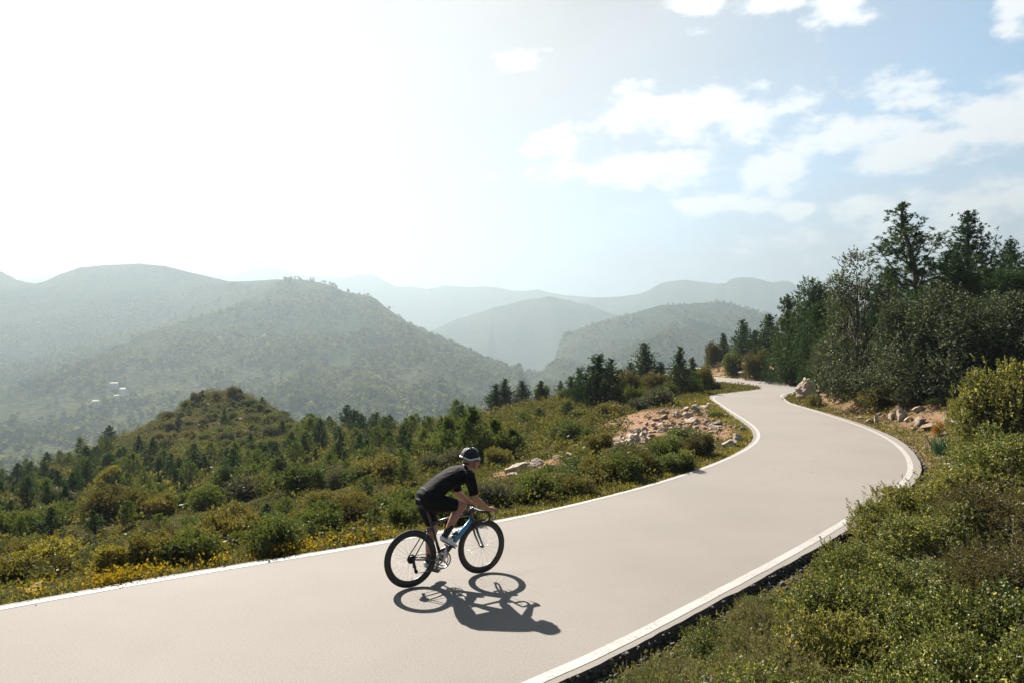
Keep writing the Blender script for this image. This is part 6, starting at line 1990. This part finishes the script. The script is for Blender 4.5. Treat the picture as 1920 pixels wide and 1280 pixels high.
link('cap', Shape().tube([ax * .1585, ax * .172, ax * .176, ax * .196], [.028, .026, .011, .010], 14).mesh('cap', M['grey_plastic']), bt)

# ---- the rider
person = empty('person', BIKE_O, BIKE_YAW, (BIKE_S,) * 3)
tag(person, 'cyclist in black jersey and shorts with black and white helmet leaning over the handlebar', 'person')
V_ = Vector
SH = {s: V_((.690, s * .175, 1.258)) for s in (-1, 1)}
EL = {-1: V_((.738, -.238, .990)), 1: V_((.765, .238, .975))}
WR = {s: V_((.935, s * .214, .842)) for s in (-1, 1)}
HIP = {s: V_((.222, s * .088, .985)) for s in (-1, 1)}
KN = {-1: V_((.628, -.112, .905)), 1: V_((.350, .108, .605))}
AN = {-1: V_((.398, -.112, .580)), 1: V_((.285, .112, .235))}
torso = [((.135, 0, .985), .085, .050), ((.160, 0, 1.00), .150, .095), ((.225, 0, 1.035), .170, .122), ((.300, 0, 1.098), .152, .108), ((.405, 0, 1.172), .145, .102), ((.530, 0, 1.228), .162, .108), ((.630, 0, 1.260), .182, .108), ((.700, 0, 1.286), .170, .088), ((.742, 0, 1.318), .085, .068)]
HEAD = V_((.815, 0, 1.425)); HR = Matrix.Rotation(math.radians(-12), 3, 'Z')
H_ = lambda x, y, z: HEAD + HR @ V_((x, y, z))


def arm(sh, s, grow=0.0, upto=1.0):
    m = SH[s].lerp(EL[s], .5) + V_((.0, s * .006, .008))
    return [SH[s], m, EL[s]], [.066 + grow, .052 + grow, .044 + grow]


body = Shape()
body.loft([(c, wy - .004, wd - .004) for c, wy, wd in torso])
for s in (-1, 1):
    p, r = arm(None, s); body.limb(p, r)
    body.limb([EL[s], EL[s].lerp(WR[s], .3) + V_((0, s * .006, .003)), WR[s]], [.043, .043, .0285])
    body.limb([HIP[s] + V_((.0, 0, .0)), HIP[s].lerp(KN[s], .35), HIP[s].lerp(KN[s], .75), KN[s]], [.098, .090, .068, .061])
    sh_ = KN[s].lerp(AN[s], .32); back = V_((-.022, 0, -.008)) if s < 0 else V_((-.020, 0, 0))
    body.limb([KN[s], sh_ + back, KN[s].lerp(AN[s], .7) + back * .4, AN[s]], [.058, .057, .043, .036])
    # hand resting on the brake hood: palm, four bent fingers, thumb round the inside
    pal = WR[s] + V_((.048, -s * .003, -.004))
    body.limb([WR[s], WR[s].lerp(pal, .5), pal + V_((.018, 0, -.002))], [.027, .029, .030])
    for q, (oy, L) in enumerate(((.024, .9), (.010, 1.0), (-.006, .96), (-.020, .80))):
        k0 = pal + V_((.020, s * oy * .9 + s * .006, .008 - q * .011))
        k1 = k0 + V_((.030 * L, s * .010, -.006)); k2 = k1 + V_((.014 * L, s * .002, -.026 * L)); k3 = k2 + V_((-.010, -s * .008, -.018 * L))
        body.limb([k0, k1, k2, k3], [.0105, .0100, .0092, .0080], 3)
    t0 = pal + V_((-.014, -s * .020, .010)); body.limb([t0, t0 + V_((.030, -s * .016, .002)), t0 + V_((.052, -s * .014, -.012))], [.013, .0115, .0095], 3)
body.limb([(.715, 0, 1.300), (.755, 0, 1.345), H_(-.015, 0, -.045)], [.070, .058, .058])
body.ball(H_(-.008, 0, .018), (.098, .077, .098), 24, 16)
body.ball(H_(.030, 0, -.045), (.066, .060, .072), 20, 12)
body.ball(H_(.056, 0, -.095), (.034, .036, .026))                        # chin and jaw
body.limb([H_(.088, 0, -.012), H_(.106, 0, -.042), H_(.100, 0, -.054)], [.010, .015, .013], 3)      # nose
body.limb([H_(.082, -.026, .012), H_(.090, 0, .014), H_(.082, .026, .012)], [.014, .013, .014], 3)    # brow
body.limb([H_(.080, -.020, -.074), H_(.089, 0, -.074), H_(.080, .020, -.074)], [.008, .010, .008], 3)  # mouth
for s in (-1, 1): body.ball(H_(-.008, s * .077, -.020), (.017, .009, .030))
link('body', body.fused('body', M['skin'], .0068, 3), person)

jr = Shape().loft([((.185, 0, 1.012), .164, .116)] + [(c, wy + .010, wd + .010) for c, wy, wd in torso[2:]])
for s in (-1, 1):
    m = SH[s].lerp(EL[s], .5); e = SH[s].lerp(EL[s], .80)
    jr.tube(catmull([SH[s] + V_((-.02, -s * .05, .0)), SH[s], m + V_((0, s * .006, .008)), e], 5), list(np.interp(np.linspace(0, 3, 16), range(4), [.075, .076, .060, .054])), 18)
    jr.ball(SH[s], .075)
    jr.ball(V_((.245, s * .075, 1.115)), (.070, .062, .040))              # stuffed rear pockets
jr.ball(V_((.262, 0, 1.128)), (.070, .060, .040))
jr.limb([(.715, -.045, 1.330), (.730, 0, 1.355), (.715, .045, 1.330)], [.032, .034, .032])        # collar at the nape
jersey = link('jersey', jr.fused('jersey', M['jersey'], .006, 5), person)
for s in (-1, 1):
    e0, e1 = SH[s].lerp(EL[s], .775), SH[s].lerp(EL[s], .815)
    link('sleeve_hem', Shape().tube([e0, e1], [.0565, .0555], 20).mesh('sleeve_hem', M['shorts']), jersey)
sh = Shape().loft([((.118, 0, .972), .095, .060)] + [(c, wy + .008, wd + .010) for c, wy, wd in torso[:4]])
for s in (-1, 1):
    cut = .80
    p = [HIP[s], HIP[s].lerp(KN[s], .35), HIP[s].lerp(KN[s], .62), HIP[s].lerp(KN[s], cut)]
    sh.tube(catmull(p, 5), list(np.interp(np.linspace(0, 3, 16), range(4), [.112, .102, .086, .0735])), 20); sh.ball(HIP[s], .112)
shorts = link('shorts', sh.fused('shorts', M['shorts'], .006, 4), person)
for s in (-1, 1):
    u = (AN[s] - KN[s]).normalized()
    top = KN[s].lerp(AN[s], .66 if s < 0 else .76)
    sk = Shape().tube([top, KN[s].lerp(AN[s], .85), AN[s], AN[s] + u * .03], [.0475, .0425, .041, .043], 18)
    link('sock', sk.mesh('sock', M['sock']), person)
    toe_dir = V_((.875, 0, -.485)) if s < 0 else V_((.93, 0, -.32))
    dn = V_((toe_dir.z, 0, -toe_dir.x))
    heel = AN[s] - toe_dir * .045 + dn * .040
    secs = [(heel + dn * .006, .022, .020), (heel + toe_dir * .02, .034, .040), (heel + toe_dir * .07, .036, .048), (heel + toe_dir * .13 + dn * .008, .040, .036), (heel + toe_dir * .19 + dn * .014, .047, .027), (heel + toe_dir * .235 + dn * .017, .040, .020), (heel + toe_dir * .258 + dn * .018, .020, .011)]
    sh_ = Shape().loft(secs, 18)
    so = link('shoe', sh_.fused('shoe', M['shoe'], .005, 3), person)
    sl = Shape().loft([(c + dn * .030, w_ * .95, .009) for c, w_, d_ in secs[1:-1]], 12)
    link('sole', sl.mesh('sole', M['sole']), so)
    for t in (.075, .125, .165):
        c = heel + toe_dir * t - dn * (.030 - .10 * (t - .07))
        link('shoe_strap', Shape().tube(catmull([c + V_((0, -.036, 0)) + dn * .03, c + V_((0, -.02, 0)) - dn * .008, c - dn * .012, c + V_((0, .02, 0)) - dn * .008, c + V_((0, .036, 0)) + dn * .03], 3), .006, 6, flat_=.6).mesh('shoe_strap', M['sole']), so)


def helmet_mesh():
    bm = bmesh.new(); bmesh.ops.create_uvsphere(bm, u_segments=56, v_segments=30, radius=1)
    bmesh.ops.delete(bm, geom=[v for v in bm.verts if v.co.z < -.22], context='VERTS')
    for v in bm.verts:
        x, y, z = v.co
        r = 1.0
        for yc in (-.55, -.28, 0, .28, .55):                   # long vents between ribs
            if abs(y - yc) < .075 and z > .30 and -.86 < x < .80 and abs(math.sin(x * 3.3 + abs(yc) * 4)) > .25: r -= .13
        v.co = Vector((x * (1.0 if x > 0 else 1.08) * .114, y * .092, z * .116)) * r
        if x < -.6: v.co.z -= .016 * (-x - .6)
    bmesh.ops.solidify(bm, geom=bm.faces, thickness=.012)
    me = bpy.data.meshes.new('helmet'); bm.to_mesh(me); bm.free(); me.materials.append(M['black_shell'])
    me.polygons.foreach_set('use_smooth', np.ones(len(me.polygons), dtype=bool))
    return me


he = link('helmet', helmet_mesh(), person)
he.location = H_(-.008, 0, .042); he.rotation_euler = (0, math.radians(8), math.radians(-12))
band = []
for i in range(49):
    a = 2 * math.pi * i / 48
    band.append(V_((math.cos(a) * (.116 if math.cos(a) > 0 else .125), math.sin(a) * .0965, -.012 + .012 * math.cos(2 * a + .5) + .005 * math.cos(5 * a))))
link('helmet_rim', Shape().tube(band, .0125, 8, False, flat_=.55).mesh('helmet_rim', M['white_shell']), he)
for yc in (-.42, .42, -.14, .14):
    pts = []
    for t in np.linspace(-.92, .80, 14):
        zz = math.sqrt(max(0, 1 - t * t - yc * yc)); pts.append(V_((t * (.116 if t > 0 else .126), yc * .094, zz * .118)))
    part_pts = pts[:6] if abs(yc) > .3 else pts[8:]
    link('helmet_stripe', Shape().tube(part_pts, .006, 6, flat_=.5).mesh('helmet_stripe', M['white_shell']), he)
for s in (-1, 1):
    link('strap', Shape().tube(catmull([H_(.03, s * .080, .03), H_(.015, s * .076, -.05), H_(.045, s * .035, -.112)], 5), .0045, 6).mesh('strap', M['tape']), he, None).matrix_parent_inverse = he.matrix_basis.inverted()
hr = Shape()
hr.ball(H_(-.062, 0, -.032), (.042, .066, .045), 18, 10)
link('hair', hr.mesh('hair', M['hair']), person)
gl = Shape().tube([H_(.062, -.068, .004), H_(.092, -.044, -.002), H_(.102, 0, 0), H_(.092, .044, -.002), H_(.062, .068, .004)], .017, 10, flat_=.35)
for s in (-1, 1): gl.tube([H_(.062, s * .070, .006), H_(-.01, s * .080, .004)], .003, 6)
link('glasses', gl.mesh('glasses', M['lens']), person)
